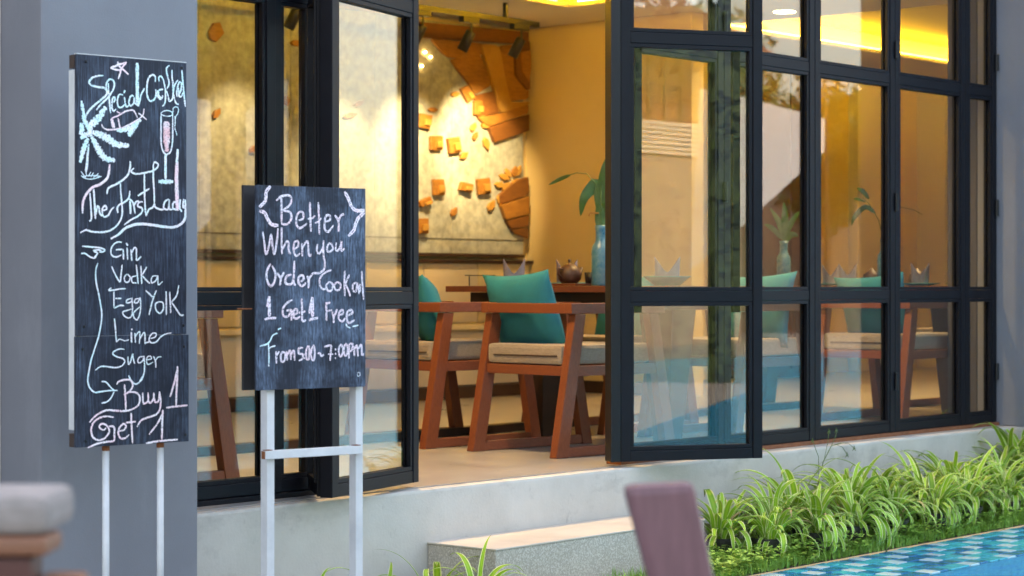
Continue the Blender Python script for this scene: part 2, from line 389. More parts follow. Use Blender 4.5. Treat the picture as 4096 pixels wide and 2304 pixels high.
tm = [tile_mesh('tile', M['tile_white']), tile_mesh('tile', M['tile_teal']), tile_mesh('tile', M['tile_blue'])]
rest = [MB(), MB(), MB()]
rt = random.Random(3)
nrow = 6
for i in range(int((PX1 - PX0) / TS)):
    for j in range(nrow):
        x = PX0 + i * TS; y = SH + j * TS
        w = rt.random()
        k = 0 if ((i + 2 * j) % 4 == 0 and w < .94) else (1 if w < .62 else 2)
        if 6.55 < x < 10.5: put('tile', tm[k], shelf, (x + rt.uniform(-.003, .003), y + rt.uniform(-.003, .003), GZ - .011), (rt.uniform(-.012, .012), rt.uniform(-.012, .012), rt.uniform(-.05, .05)), (rt.uniform(.86, 1.0), rt.uniform(.86, 1.0), 1))
        else: rest[k].box((x + .003, y + .003, GZ - .011), (x + TS - .003, y + TS - .003, GZ - .003))
for k, mm in enumerate(('tile_white', 'tile_teal', 'tile_blue')):
    tag(rest[k].build('tile_field', M[mm], shelf), kind='stuff')
# water sheet
def water_mat():
    m = bpy.data.materials.new('pool_water'); m.use_nodes = True; t = m.node_tree; t.nodes.clear()
    tr = t.nodes.new('ShaderNodeBsdfTransparent'); tr.inputs[0].default_value = (.84, .96, .98, 1)
    gl = t.nodes.new('ShaderNodeBsdfGlossy'); gl.inputs['Roughness'].default_value = .02
    
    mx = t.nodes.new('ShaderNodeMixShader'); o = t.nodes.new('ShaderNodeOutputMaterial')
    tc = t.nodes.new('ShaderNodeTexCoord'); n = t.nodes.new('ShaderNodeTexNoise'); n.inputs['Scale'].default_value = 5; n.inputs['Detail'].default_value = 3
    mp = t.nodes.new('ShaderNodeMapping'); mp.inputs['Scale'].default_value = (1, 1.8, 1); t.links.new(tc.outputs['Object'], mp.inputs[0]); t.links.new(mp.outputs[0], n.inputs['Vector'])
    bp = t.nodes.new('ShaderNodeBump'); bp.inputs['Strength'].default_value = .6; bp.inputs['Distance'].default_value = .02
    t.links.new(n.outputs[0], bp.inputs['Height']); t.links.new(bp.outputs[0], gl.inputs['Normal'])
    cap = t.nodes.new('ShaderNodeMapRange'); cap.inputs[4].default_value = .42; t.links.new(schlick(t, .02, bp.outputs[0]), cap.inputs[0]); t.links.new(cap.outputs[0], mx.inputs[0]); t.links.new(tr.outputs[0], mx.inputs[1]); t.links.new(gl.outputs[0], mx.inputs[2]); t.links.new(mx.outputs[0], o.inputs[0]); return m
wq = MB(); gquad(wq, PX0, PY0, PX1, PY1 - .003, GZ - .001); struct('pool_water', wq, water_mat())

# plinth of pale concrete that carries the building, step in front of the opening
LEDGE = 5.49
pl = MB().box((-6, LEDGE, GZ - .1), (10.66, 10.6, -.003)); struct('concrete_plinth', pl, M['concrete'], .012)
pl = MB().box((10.66, 4.75, GZ - .1), (19, 10.6, -.002)); struct('concrete_plinth_corner', pl, M['concrete'], .012)
fl = MB().box((3.9, LEDGE + .05, -.002), (18.3, 10.3, .002)); struct('floor', fl, M['floor'])
st = thing('concrete_step', 'low block step of washed pebble concrete below the open doorway', 'step', (5.94, 5.145, GZ))
MB().box((0, 0, 0), (1.33, .343, .20)).build('step_block', M['step'], st, .006)
MB().box((-.004, -.004, .20), (1.334, .343, .207)).build('step_top', M['steptop'], st, .003)

# pillars
PIL = tag(MB().box((4.0, 5.3, GZ), (4.628, 5.56, 7.4)).build('pillar', M['pillar'], None, .006), 'square blue-grey painted pillar behind the tall chalkboard sign', 'pillar')
PIR = tag(MB().box((10.67, 4.75, 0), (11.3, 5.7, 7.4)).build('pillar', M['pillar'], None, .006), 'dark blue-grey pillar at the right end of the window row', 'pillar')
WL = tag(MB().box((-6, 5.5, GZ), (3.998, 5.7, 7.4)).build('wall', M['concrete'], None), 'pale wall left of the pillar, only its edge in view', 'wall')  # raised far out of view to keep the signs and foreground in shade
# wall over the glass front
tag(MB().box((4.0, 5.58, 2.52), (10.668, 5.72, 3.31)).build('wall', M['pillar']), 'wall above the black framed glass doors', 'wall')

# room shell
struct('wall_back', MB().box((3.9, 10.1, 0), (18.3, 10.3, 3.1)), M['wall'])
struct('wall_left', MB().box((3.9, 5.76, 0), (4.0, 10.1, 3.1)), M['wall'])
struct('wall_partition', MB().box((12.0, 8.6, .0), (12.14, 10.098, 2.668)), M['wall'])
struct('wall_right', MB().box((18.0, 5.6, 0), (18.2, 10.098, 3.1)), M['wall'])
struct('wall_front', MB().box((10.7, 5.72, 0), (18.0, 5.9, 3.1)), M['wallgrey'])
struct('roof', MB().box((4.001, 5.73, 3.12), (18.4, 10.4, 3.3)), M['ceil'])
struct('added_shade_storey', MB().box((4.001, 5.57, 3.315), (20, 10.4, 7.4)), M['pillar'])  # unseen mass added overhead so the building shades its front and the terrace
H1 = (4.6, 6.5, 11.26, 9.1); H2 = (12.8, 6.8, 17.4, 8.97)
c = MB()
for (x0, y0, x1, y1) in ((4.0, 5.72, 18, 6.5), (4.0, 9.1, 12.8, 10.1), (4.0, 6.5, 4.6, 9.1), (11.26, 6.5, 12.8, 9.1), (12.8, 6.5, 18, 6.8), (12.8, 8.97, 18, 10.1), (17.4, 6.8, 18, 8.97)):
    c.box((x0 + .001, y0 + .001, 2.67), (x1 - .001, y1 - .001, 2.70))
struct('ceiling', c, M['ceil'])
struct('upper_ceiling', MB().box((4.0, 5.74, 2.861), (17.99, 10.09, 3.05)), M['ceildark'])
for k, (x0, y0, x1, y1) in enumerate((H1, H2)):
    cv = thing('cove_light', ['glowing yellow light cove round the ceiling recess over the carved wood artwork', 'glowing yellow light cove seen through the upper panes at the right'][k], 'ceiling light', ((x0 + x1) / 2, (y0 + y1) / 2, 2.70), 0, 'yellow ceiling coves')
    a, b = (x1 - x0) / 2, (y1 - y0) / 2
    rs = MB()
    e = .22
    rs.box((-a - e, -b - e, 0.001), (a + e, -b - e + .02, .159)); rs.box((-a - e, b + e - .02, .001), (a + e, b + e, .159))
    rs.box((-a - e, -b - e + .02, .001), (-a - e + .02, b + e - .02, .159)); rs.box((a + e - .02, -b - e + .02, .001), (a + e, b + e - .02, .159))
    rs.build('riser', M['ceil'], cv)
    for (q0, q1) in (((-a, -b - .12, .01), (a, -b - .10, .025)), ((-a, b + .10, .01), (a, b + .12, .025)), ((-a - .12, -b, .01), (-a - .10, b, .025)), ((a + .10, -b, .01), (a + .12, b, .025))):
        MB().box(q0, q1).build('light_strip', M['led'], cv)

# wainscot blocks and bench along the back wall
bn = thing('wall_bench', 'low built-in bench with sandy blocks along the yellow back wall', 'bench', (4.0, 10.1, 0))
for i in range(14):
    MB().box((i * .57 + .004, -.05, .51), (i * .57 + .566, -.001, .93)).build('block', M['tan'] if i % 5 == 2 else M['blockwall'], bn, .004)
MB().box((0, -.075, .935), (8.0, 0, .955)).build('cap_rail', M['darktrim'], bn)
MB().box((0, -.42, .47), (8.0, -.001, .505)).build('bench_top', M['blockwall'], bn, .004)
MB().box((0, -.36, .09), (8.0, -.002, .468)).build('bench_front', M['tan'], bn)
MB().box((0, -.44, .004), (8.0, -.002, .085)).build('plinth', M['darktrim'], bn)
struct('baseboard', MB().box((11.97, 8.6, .003), (11.998, 10.0, .09)), M['darktrim'])
tag(MB().box((4.1, 7.26, .003), (11.5, 7.34, .045)).build('floor_beam', M['darktrim'], None, .003), 'long dark timber beam lying on the floor behind the chairs', 'floor beam')
for k, (pa, pb) in enumerate((((16.5, 10.0), (17.0, 10.097)), ((17.72, 9.8), (17.995, 10.097)))):
    tag(MB().box((*pa, .003), (*pb, 2.668)).build('pilaster', M['ceil'], None, .004), ['wide pale pilaster on the far back wall', 'narrow pale pilaster in the far corner beside the brick column'][k], 'pilaster', 'pale pilasters at the far end of the room')
bc = thing('brick_column', 'red brick column seen through the rightmost tall panes', 'column', (17.74, 9.3, .003))
bmsh = MB().box((.004, 0, 0), (.236, .11, .066)).mesh('brick', M['brick'], .004)
MB().box((.02, .02, 0), (.24, .22, 2.66)).build('mortar_core', M['tan'], bc)
for r in range(36):
    for q in range(2):
        put('brick', bmsh, bc, (0 if r % 2 else .012, q * .12 + (.0), r * .074))

cb = thing('cabinet', 'dark red-brown tall cabinet in the far room behind the pale bottle vase', 'cabinet', (14.6, 9.75, .003))
MB().box((0, .02, 0), (.85, .34, 2.62)).build('body', M['maroon'], cb, .004)
for q in (0, .427): MB().box((q + .006, 0, .08), (q + .417, .018, 2.55)).build('door', M['maroon'], cb, .004)
# ---------- glazed panels ----------
ZB, ZM0, ZM1, ZT0, ZT1, ZTOP = .022, .695, .755, 1.80, 1.86, 2.5
def panel(p0, p1, label, name='glass_door', cat='glass door', group='black framed glass doors', sw=.044, dep=.055, bars=False, zb=ZB, hinges=(), thick_left=False):
    p0 = Vector((*p0, 0)); p1 = Vector((*p1, 0)); L = (p1 - p0).length; ang = math.atan2(p1.y - p0.y, p1.x - p0.x)
    t = thing(name, label, cat, (p0.x, p0.y, 0), ang, group)
    h = dep / 2
    for x0 in (0.001, L - sw - .001):
        MB().box((x0, -h, zb), (x0 + sw, h, ZTOP)).build('stile', M['frame'], t, .003)
    zr = [(zb, .068), (ZM0 + .006, ZM1 - .006), (ZT0 + .006, ZT1 - .006), (ZTOP - .05, ZTOP)]
    for a, b in zr:
        MB().box((sw + .002, -h + .003, a), (L - sw - .002, h - .003, b)).build('rail', M['frame'], t, .003)
    for k in range(3):
        z0 = zr[k][1] + .001; z1 = zr[k + 1][0] - .001; x0 = sw + .002; x1 = L - sw - .002
        if x1 - x0 < .03: continue
        bw = .016; fr = MB()
        for yy, dd in ((-h + .005, .018), (.006, .014)):
            fr.box((x0, yy, z0), (x1, yy + dd, z0 + bw)); fr.box((x0, yy, z1 - bw), (x1, yy + dd, z1))
            fr.box((x0, yy, z0 + bw + .0005), (x0 + bw, yy + dd, z1 - bw - .0005)); fr.box((x1 - bw, yy, z0 + bw + .0005), (x1, yy + dd, z1 - bw - .0005))
        fr.build('bead', M['frame'], t, .0018)
        MB().box((x0 + .004, -.0025, z0 + .004), (x1 - .004, .0025, z1 - .004)).build('glass_pane', M['glass'], t)
    for (x, z) in hinges:
        MB().tube([(x, -h - .008, z - .045), (x, -h - .008, z + .045)], .011, 10).build('hinge', M['hinge'], t)
    if bars:
        for x in (.10, L - .10):
            MB().box((x - .017, h + .004, .655), (x + .017, h + .030, 1.872)).build('slide_bar', M['frame'], t, .002)
    return t
# fixed side at the left of the opening
panel((4.66, 5.665), (5.295, 5.665), 'fixed glass panel just right of the blue-grey pillar')
panel((5.298, 5.665), (5.50, 5.665), 'narrow fixed glass panel behind the small chalkboard sign', sw=.03, dep=.04)
panel((5.30, 5.415), (5.468, 5.632), 'edge-on narrow folding panel between the fixed glass and the left open door', sw=.022, dep=.022)
C_ = panel((5.281, 5.367), (5.939, 5.562), 'open left glass door swung outward behind the small chalkboard', dep=.05)
E_ = panel((7.185, 5.530), (7.745, 5.183), 'open right glass door standing out over the ledge', bars=True, dep=.05)
MB().box((-.046, -.03, ZB), (-.002, .045, ZTOP)).build('meeting_post', M['hinge'], E_, .003)
XS = [7.28, 8.03, 8.80, 9.56, 10.30, 10.655]
lab = ['closed glass panel seen through the open right door', 'closed tall glass panel showing the white sail reflection, right of the open door',
       'third closed glass panel, with the napkin and cushion behind it', 'fourth closed glass panel, before the narrow end panel', 'narrow dark glass panel against the right pillar']
for i in range(5):
    hg = []
    if i in (1, 3): hg = [(.0, .28), (.0, 1.20), (.0, 1.98)]
    if i == 4: hg = [(.34, .3), (.34, 1.2), (.34, 2.0)]
    panel((XS[i] + .001, 5.6), (XS[i + 1] - .001, 5.6), lab[i], 'glass_panel', 'window panel', 'closed glass panels of the front', hinges=hg)
tag(MB().box((7.24, 5.56, 0.0), (10.66, 5.64, .020)).build('sill_track', M['rust'], None), 'thin brown sill strip under the closed glass panels', 'sill')
tag(MB().box((4.64, 5.62, 0.0), (5.52, 5.71, .020)).build('sill_track', M['frame'], None), 'dark sill track under the fixed left panels', 'sill')
tag(MB().box((4.64, 5.575, 2.505), (10.66, 5.70, 2.518)).build('head_track', M['frame'], None), 'dark head track above the glass doors', 'track')
# ================= CHALKBOARD SIGNS =================
CROP = {'a': (300, 220, .2071), 'b': (300, 480, .2071), 'c': (300, 660, .2208), 'd': (300, 960, .2208), 'e': (300, 1240, .2071), 'f': (300, 1500, .2208),
        'g': (1020, 740, .28986), 'h': (1020, 1160, .28986)}
def smooth_pts(P, closed=False, n=6):
    if len(P) < 3: 
        return [P[0].lerp(P[1], i / 8) for i in range(9)]
    out = []
    for i in range(len(P) - 1):
        a = P[max(i - 1, 0)]; b = P[i]; c = P[i + 1]; d = P[min(i + 2, len(P) - 1)]
        for k in range(n):
            t = k / n
            out.append(.5 * ((2 * b) + (c - a) * t + (2 * a - 5 * b + 4 * c - d) * t * t + (3 * b - a - 3 * c + d) * t ** 3))
    out.append(P[-1]); return out
class Ink:
    def __init__(s, P, n, up): s.P = P; s.n = n; s.v = {}; s.off = 0; s.side = up.cross(n).normalized(); s.up = up
    def stroke(s, m, crop, w, txt, leaf=False):
        ox, oy, sc = CROP[crop]
        for line in txt.split('|'):
            pts = [tuple(map(float, q.split(','))) for q in line.split()]
            Q = [on_plane(ox + x * sc, oy + y * sc, s.P, s.n) for x, y in pts]
            t0 = (Q[0] - EYE).dot(FWD); ww = w * sc * t0 / F
            S = smooth_pts(Q); N = len(S)
            s.off += 1; d_ = s.n * (.0008 + .00002 * s.off)
            vs, uv, fs = [], [], []; s.v.setdefault(m, []).append((vs, uv, fs))
            for i, p in enumerate(S):
                tg = (S[min(i + 1, N - 1)] - S[max(i - 1, 0)]).normalized(); sd = tg.cross(s.n).normalized()
                u = i / (N - 1)
                if leaf: k = .25 + .95 * math.sin(math.pi * (.08 + .84 * u)) ** .8; k *= 1 + .22 * math.sin(i * 2.3)
                else: k = .62 + .38 * min(1, u * 8, (1 - u) * 8) ; k *= 1 + .13 * mnoise.noise(p * 90)
                hw = ww * .5 * k
                vs += [p + d_ - sd * hw, p + d_ + sd * hw]; uv += [(0, u), (1, u)]
                if i: fs.append((2 * i - 2, 2 * i - 1, 2 * i + 1, 2 * i))
    def build(s, parent, inv):
        for m, L_ in s.v.items():
            for vs, uv, fs in L_:
                me = bpy.data.meshes.new('chalk_stroke'); me.from_pydata([inv @ v for v in vs], [], fs)
                l = me.uv_layers.new(name='UVMap')
                for p in me.polygons:
                    for li in p.loop_indices: l.data[li].uv = uv[me.loops[li].vertex_index]
                me.materials.append(M[m]); put('chalk_stroke', me, parent)
def board_axes(a, b): 
    d = (Vector((*b, 0)) - Vector((*a, 0))).normalized(); return d, d.cross(Vector((0, 0, 1))).normalized()   # along, outward normal

# ---- tall sign ----
A, B = (3.893, 4.989), (4.262, 4.941); d, nrm = board_axes(A, B); Wd = (Vector(B) - Vector(A)).length
ang = math.atan2(d.y, d.x)
S1 = thing('chalkboard_sign', 'tall narrow chalkboard with cocktail drawings and recipe on two pale legs', 'chalkboard sign', (A[0], A[1], GZ), ang)
lean = .0012
mi = Matrix.Translation((A[0], A[1], GZ)) @ Matrix.Rotation(ang, 4, 'Z'); inv = mi.inverted()
z0, z1, zj = .298 - GZ, 1.447 - GZ, .298 - GZ + .325
MB().box((0, 0, zj + .001), (Wd + .007, .012, z1)).build('board', M['board'], S1, .0015)
MB().box((-.002, .001, z0), (Wd + .016, .013, zj - .001)).build('board', M['board'], S1, .0015)
MB().box((-.0015, .014, z0 + .05), (.024, .044, z1 - .045)).build('frame_tube', M['paintwhite'], S1, .002)
MB().box((Wd - .028, .014, z0 + .05), (Wd - .004, .044, z1 - .045)).build('frame_tube', M['paintwhite'], S1, .002)
for zz in (z0, z1 - .040):
    MB().box((.0, .014, zz), (Wd - .004, .044, zz + .040)).build('frame_tube', M['darktrim'], S1, .002)
MB().box((0, .0, z1 + .0005), (Wd + .007, .014, z1 + .003)).build('top_edge', M['paintwhite'], S1)
for px in (423, 641):
    q = inv @ on_plane(px, 1850, Vector((A[0], A[1], 0)) - nrm * .03, nrm)
    MB().tube([(q.x, .030, 0), (q.x, .030, z0 + .01)], .0105, 14).build('leg', M['paintwhite'], S1, 0, True)
    MB().tube([(q.x, .030, z0 - .016), (q.x, .030, z0 - .001)], .0118, 12).build('rust_ring', M['rust'], S1)
def screw(t, inv, px, py, P, n, r=.0045):
    q = inv @ on_plane(px, py, P, n)
    MB().lathe([(0.0001, .0015), (r * .6, .0015), (r, 0)], 10, q, Matrix.Rotation(R(90), 4, 'X')).build('screw', M['hinge'], t)
P1 = Vector((A[0], A[1], 0)) + nrm * .0006
for px, py in ((345, 262), (728, 287), (336, 1322), (331, 1413), (734, 1318), (736, 1402), (343, 1780), (742, 1755)): screw(S1, inv, px, py, P1 + nrm * .0015, nrm)
I = Ink(P1, nrm, Vector((0, 0, 1))); k = I.stroke
k('chP', 'a', 46, '820,200 850,290 940,370 1030,455|995,215 900,250 800,290 680,320|680,325 780,360 880,370|830,540 865,440 900,330 990,225|700,315 900,240')
k('chC', 'a', 52, '550,475 450,480 350,505 280,570 275,620 340,670 470,700 570,715 610,770 600,850 500,940 380,1040 280,1140 220,1230 190,1330')
k('chC', 'a', 46, '640,620 645,800 660,950 670,1080 685,1200|600,740 600,640 640,565 700,545 750,600 750,700 710,790 650,880 560,970 470,1060 410,1140')
k('chC', 'a', 42, '720,1010 765,960 765,900 730,900 712,980 710,1090 740,1160 790,1120|925,850 860,840 825,900 815,1000 840,1080 900,1085 960,1030|965,760 935,815|950,890 960,960 985,1075 1040,1050')
k('chC', 'a', 46, '1130,880 1090,860 1050,920 1040,1020 1080,1060 1130,1000 1140,900 1150,1000 1195,1040')
k('chC', 'a', 92, '1197,230 1200,500 1200,800 1207,1060')
k('chC', 'a', 44, '1215,1070 1245,980 1270,850 1340,720')
k('chC', 'a', 46, '1545,600 1545,500 1490,460 1420,520 1390,640 1385,800 1410,920 1460,970 1530,930 1560,850 1555,740|1585,760 1600,880 1650,930 1695,860|1700,740 1620,760 1610,850 1660,920')
k('chC', 'a', 42, '1620,590 1615,510 1660,490 1700,560 1730,680 1745,800 1740,960 1720,1030 1680,1070|1820,280 1765,330 1770,430 1800,540 1810,640 1770,730|1870,365 1870,500 1885,600 1890,720 1895,820 1920,930 1950,1010 2000,1030|1765,770 1800,900 1820,970 1880,920 1895,780 1925,650 1985,560')
k('chC', 'a', 44, '1965,890 1965,760 2005,610 2050,620 2045,740 2000,860 2050,880 2080,800|2060,370 2075,550 2092,750 2110,930 2128,1080|1990,700 2010,880')
k('chP', 'b', 42, '510,160 540,220 620,265 750,260 880,240 1000,190 1150,110 1290,10|830,40 845,130 865,230')
k('chP', 'b', 90, '705,50 720,130 745,235')
k('chP', 'a', 40, '700,1300 850,1240 960,1170 1100,1140 1150,1180 1200,1290|800,1165 870,1205')
k('chP', 'a', 32, '1330,1115 1310,1230 1240,1310|1220,1200 1290,1250 1380,1330')
k('chC', 'b', 95, '800,285 950,265 1130,190 1270,70', True)
k('chC', 'b', 130, '1045,395 1065,310 1120,230 1200,170', True)
k('chC', 'b', 150, '330,315 480,360 640,440 780,540 1040,575', True)
k('chC', 'b', 140, '320,400 400,560 480,700 590,820 770,860', True)
k('chC', 'b', 110, '250,430 190,560 140,720 95,900', True)
k('chC', 'a', 150, '220,1500 340,1400 460,1280 590,1080', True)
k('chC', 'a', 72, '120,960 145,1120 200,1350', True)
k('chC', 'b', 110, '320,330 200,370 100,430', True)
k('chC', 'b', 100, '300,260 200,130 140,-20', True)
k('chC', 'b', 130, '300,400 280,250 340,80', True)
k('chC', 'b', 110, '110,130 130,260 90,360', True)
k('chC', 'b', 48, '262,540 248,700 235,880 215,1080')
k('chC', 'b', 24, '225,700 215,880 190,1060|110,1070 180,1170|200,1060 222,1160|300,1080 252,1170|350,1095 300,1180|450,1110 345,1190|110,1150 180,1200 300,1220 400,1200 510,1165|150,1130 200,1190|130,1170 330,1150 480,1165')
k('chC', 'a', 26, '1650,1205 1700,1165 1780,1150 1860,1180 1862,1240 1780,1262 1700,1245 1650,1215|1655,1200 1660,1320 1660,1449|1880,1160 1880,1449')
k('chW', 'b', 42, '1652,0 1655,200 1655,450 1672,620 1720,720 1770,740 1830,700 1868,580 1880,400 1880,200 1880,0')
k('chR', 'b', 185, '1762,105 1762,300 1764,560')
k('chR', 'b', 120, '1762,540 1766,690')
k('chC', 'b', 74, '1745,735 1742,900 1742,1220')
k('chC', 'b', 95, '1605,1268 1745,1270 1890,1268', True)
k('chC', 'a', 24, '1890,1180 1890,1110 1940,1080 1990,1110 1980,1200 1940,1270 1920,1400')
k('chC', 'b', 24, '1920,0 1930,120 1920,230 1950,320 1960,380')
k('chP', 'c', 62, '620,60 608,200 570,320 450,420 310,480 200,600 140,740 130,950')
k('chW', 'c', 44, '265,580 285,900 290,1050 250,1090|370,980 400,820 430,850 440,940 480,1000|495,900 565,870 540,810 492,860 490,960 520,1010 590,990 640,900 700,830')
k('chW', 'c', 50, '330,510 350,800 360,1050|995,0 990,120 950,250 850,350 720,430 600,490 570,600')
k('chW', 'c', 44, '815,400 825,600 845,800 845,980 800,1100 720,1200 600,1270 450,1290 300,1280 190,1250 90,1300|770,940 760,850 800,790 900,740 970,660 985,540|960,680 1040,750 1080,950|1055,820 1100,740 1150,730|1220,740 1150,750 1130,820 1200,850 1210,920 1130,1000 1000,1070 880,1160')
k('chW', 'c', 56, '990,720 1000,960')
k('chW', 'c', 44, '1250,220 1250,500 1260,800 1280,1000|1130,630 1230,570 1340,500|1060,130 1010,190 1100,235 1250,215 1400,180 1480,120 1500,60 1440,20 1412,60|1412,60 1410,300 1425,550 1430,780|1280,1000 1330,880 1400,840 1430,780 1450,840 1550,880 1620,870|1690,690 1620,740 1600,850 1680,870 1700,700 1700,860 1760,880')
k('chP', 'c', 96, '1842,0 1830,300 1835,500 1840,700 1850,900')
k('chW', 'b', 70, '1975,640 1965,800 1950,900')
k('chW', 'c', 48, '1830,740 1770,760 1770,860 1850,880|1900,690 1890,850 1930,920|1960,690 1950,840 1985,800')
k('chW', 'c', 62, '1990,700 1992,900 1980,1050 1900,1150 1770,1200 1600,1190 1400,1160 1200,1140 1050,1160 900,1220 780,1330 640,1410')
k('chW', 'd', 38, '120,185 300,200 450,215 530,250 500,285 430,290|320,265 420,250 470,270|330,280 400,310 340,390|100,320 170,315 250,370 330,400 380,370|840,115 750,115 670,180 640,280 670,360 750,380 830,340|730,250 850,240|865,240 870,430|935,210 945,430|915,130 950,175|1005,240 1020,450|1010,330 1060,220 1100,230 1105,340 1110,440 1190,370')
k('chW', 'd', 38, '655,550 710,680 800,840|845,520 810,840|1100,520 1120,700 1135,870|1185,540 1200,870|1290,560 1210,700|1210,720 1290,810 1350,860')
k('chW', 'd', 33, '930,690 885,750 900,830 960,830 990,750 940,690|1105,720 1020,750 1030,840 1110,850|1480,720 1400,730 1370,800 1390,850 1460,800 1490,720 1500,880 1580,820')
k('chW', 'd', 34, '650,940 600,985 700,980 800,960 910,955|695,1000 695,1300|720,1130 830,1130|700,1310 800,1260 880,1265|1010,1130 930,1160 930,1210 1010,1190 1020,1120 1030,1280 1020,1437 957,1484 882,1446 854,1380 920,1352 1013,1324|1150,1130 1080,1150 1070,1210 1130,1200 1170,1120 1180,1280 1165,1400 1120,1515 1060,1480 1050,1400 1110,1330 1190,1270')
k('chW', 'd', 38, '1270,985 1400,1110|1465,985 1400,1150 1330,1430|1520,1190 1450,1230 1460,1340 1530,1400 1590,1320 1580,1210 1510,1190|1640,1000 1645,1430|1705,1010 1725,1400|1870,890 1830,1080 1740,1190|1740,1200 1820,1320 1900,1430 1960,1430')
k('chC', 'd', 38, '405,490 370,600 365,750 385,900 420,1050 455,1250 474,1409 460,1596 413,1831 338,2065 281,2253 235,2487 221,2590 225,2660 258,2750 340,2828 450,2821 600,2801 760,2796')
k('chC', 'f', 34, '470,190 550,200 640,300 700,350|700,370 640,490 560,560 470,580')
k('chW', 'e', 36, '750,240 770,450 790,700|1145,520 1155,710|1150,600 1200,520 1240,510 1230,730|1240,640 1330,510 1340,740|1350,710 1440,690|1430,630 1530,600 1560,540 1500,520 1440,580 1420,660 1470,710 1560,690 1640,600 1740,540 1850,520')
k('chW', 'e', 28, '800,690 850,640 950,670 1030,650|1380,1040 1460,1020 1450,970 1390,980 1370,1060 1400,1130 1500,1080|1540,1060 1590,990 1660,980')
k('chW', 'e', 44, '1075,500 1080,710|1078,440 1095,462')
k('chW', 'e', 36, '940,840 850,830 740,880 720,930 800,980 920,1020 945,1090 880,1160 760,1190 600,1170 480,1170 380,1240|1010,970 1020,1120 1060,1080 1100,930 1110,1000 1140,1120|1320,970 1230,990 1200,1060 1230,1100 1300,1050 1320,970 1330,1150 1320,1300 1270,1400 1235,1449|1500,970 1540,1060 1550,1190')
k('chC', 'f', 36, '1235,40 1200,150 1130,220 1070,230 1000,160 960,80')
k('chP', 'f', 52, '1845,-89 1840,100 1825,400 1820,620|1835,0 1790,200 1710,470|1580,700 1570,900 1560,1240')
k('chP', 'f', 45, '1640,665 1830,640 2030,620|740,240 800,180 950,155 1020,200 1030,290 960,380 870,430|940,390 1060,380 1150,440 1160,540 1120,630 1000,700 870,725 700,715 560,710 420,770 330,840 250,930|885,240 900,450 910,710|1215,390 1220,560 1240,590 1310,540 1310,390|1320,540 1350,580 1410,500 1415,390|1430,500 1440,560 1500,540 1520,370|1520,370 1540,550 1520,700 1450,790 1280,850 1180,900 1110,1010')
k('chP', 'f', 45, '690,840 560,820 430,850 320,940 280,1060 310,1190 400,1250 520,1220 600,1120 600,1040 540,970 460,960 430,1020 500,1070 550,1030|560,1010 690,1010 700,1150 690,1260 560,1280 380,1320 220,1390|780,1090 880,1060 910,990 860,960 790,1030 770,1130 820,1220 900,1210 970,1150|1005,760 1010,950 1020,1150 1030,1310|910,935 1090,915|1570,780 1480,950 1330,1150|1270,1310 1500,1270 1850,1240')
I.build(S1, inv)

# ---- small sign ----
A, B = (4.233, 4.590), (4.607, 4.521); d, nrm = board_axes(A, B); Wd = (Vector(B) - Vector(A)).length; ang = math.atan2(d.y, d.x)
S2 = thing('chalkboard_sign', 'smaller two-sided chalkboard offering one free between five and seven, on square white legs', 'chalkboard sign', (A[0], A[1], GZ), ang)
mi = Matrix.Translation((A[0], A[1], GZ)) @ Matrix.Rotation(ang, 4, 'Z'); inv = mi.inverted()
z0, z1 = .465 - GZ, 1.065 - GZ
MB().box((0, 0, z0), (Wd + .008, .010, z1)).build('board', M['board2'], S2, .0015)
MB().box((-.004, .066, z0 - .002), (Wd - .006, .076, z1 + .002)).build('back_board', M['boardback'], S2, .0015)
P2 = Vector((A[0], A[1], 0))
for px in (1076, 1430):
    q = inv @ on_plane(px, 1700, P2 - nrm * .03, nrm)
    MB().box((q.x - .013, .020, .0), (q.x + .013, .056, z1 - .04)).build('leg', M['paintwhite'], S2, .002)
q0 = inv @ on_plane(1062, 1840, P2, nrm); q1 = inv @ on_plane(1452, 1830, P2, nrm)
MB().box((q0.x, .000, .262 - GZ), (q1.x, .0195, .287 - GZ)).build('crossbar', M['paintwhite'], S2, .002)
MB().box((q0.x - .003, .001, .263 - GZ), (q0.x - .0005, .018, .286 - GZ)).build('rusty_end', M['rust'], S2)
for qq in (q0.x + .012, q1.x - .02):
    MB().box((qq - .010, .0, .2875 - GZ), (qq + .012, .019, .2895 - GZ)).build('rusty_weld', M['rust'], S2)
MB().tube([inv @ (on_plane(985, 1252, P2, nrm)) + Vector((0, .05, 0)), inv @ (on_plane(1030, 1252, P2, nrm)) + Vector((0, .03, 0))], .002, 6).build('bracket', M['rust'], S2)
P2 = P2 + nrm * .0006
I = Ink(P2, nrm, Vector((0, 0, 1))); k = I.stroke
k('chH', 'g', 62, '212,72 155,150 145,260 100,320 58,362|58,410 130,440 170,520 230,600 320,615|1235,145 1290,250 1330,350 1400,410 1512,402|1512,432 1425,510 1385,600 1360,680 1285,760')
k('chH', 'g', 38, '290,270 370,210 470,200 500,260 470,340 380,400|360,230 365,400 365,590|390,410 480,430 500,510 450,590 360,595|600,540 660,520 660,440 610,430 570,500 570,600 620,650 715,585|755,290 760,500 770,700|870,290 880,500 885,740|970,560 1030,540 1030,480 980,480 960,560 960,660 1010,700 1080,610|1100,470 1150,560 1150,700|1150,550 1180,480 1225,455')
k('chH', 'g', 28, '725,520 775,520 830,475|825,580 870,560 912,510')
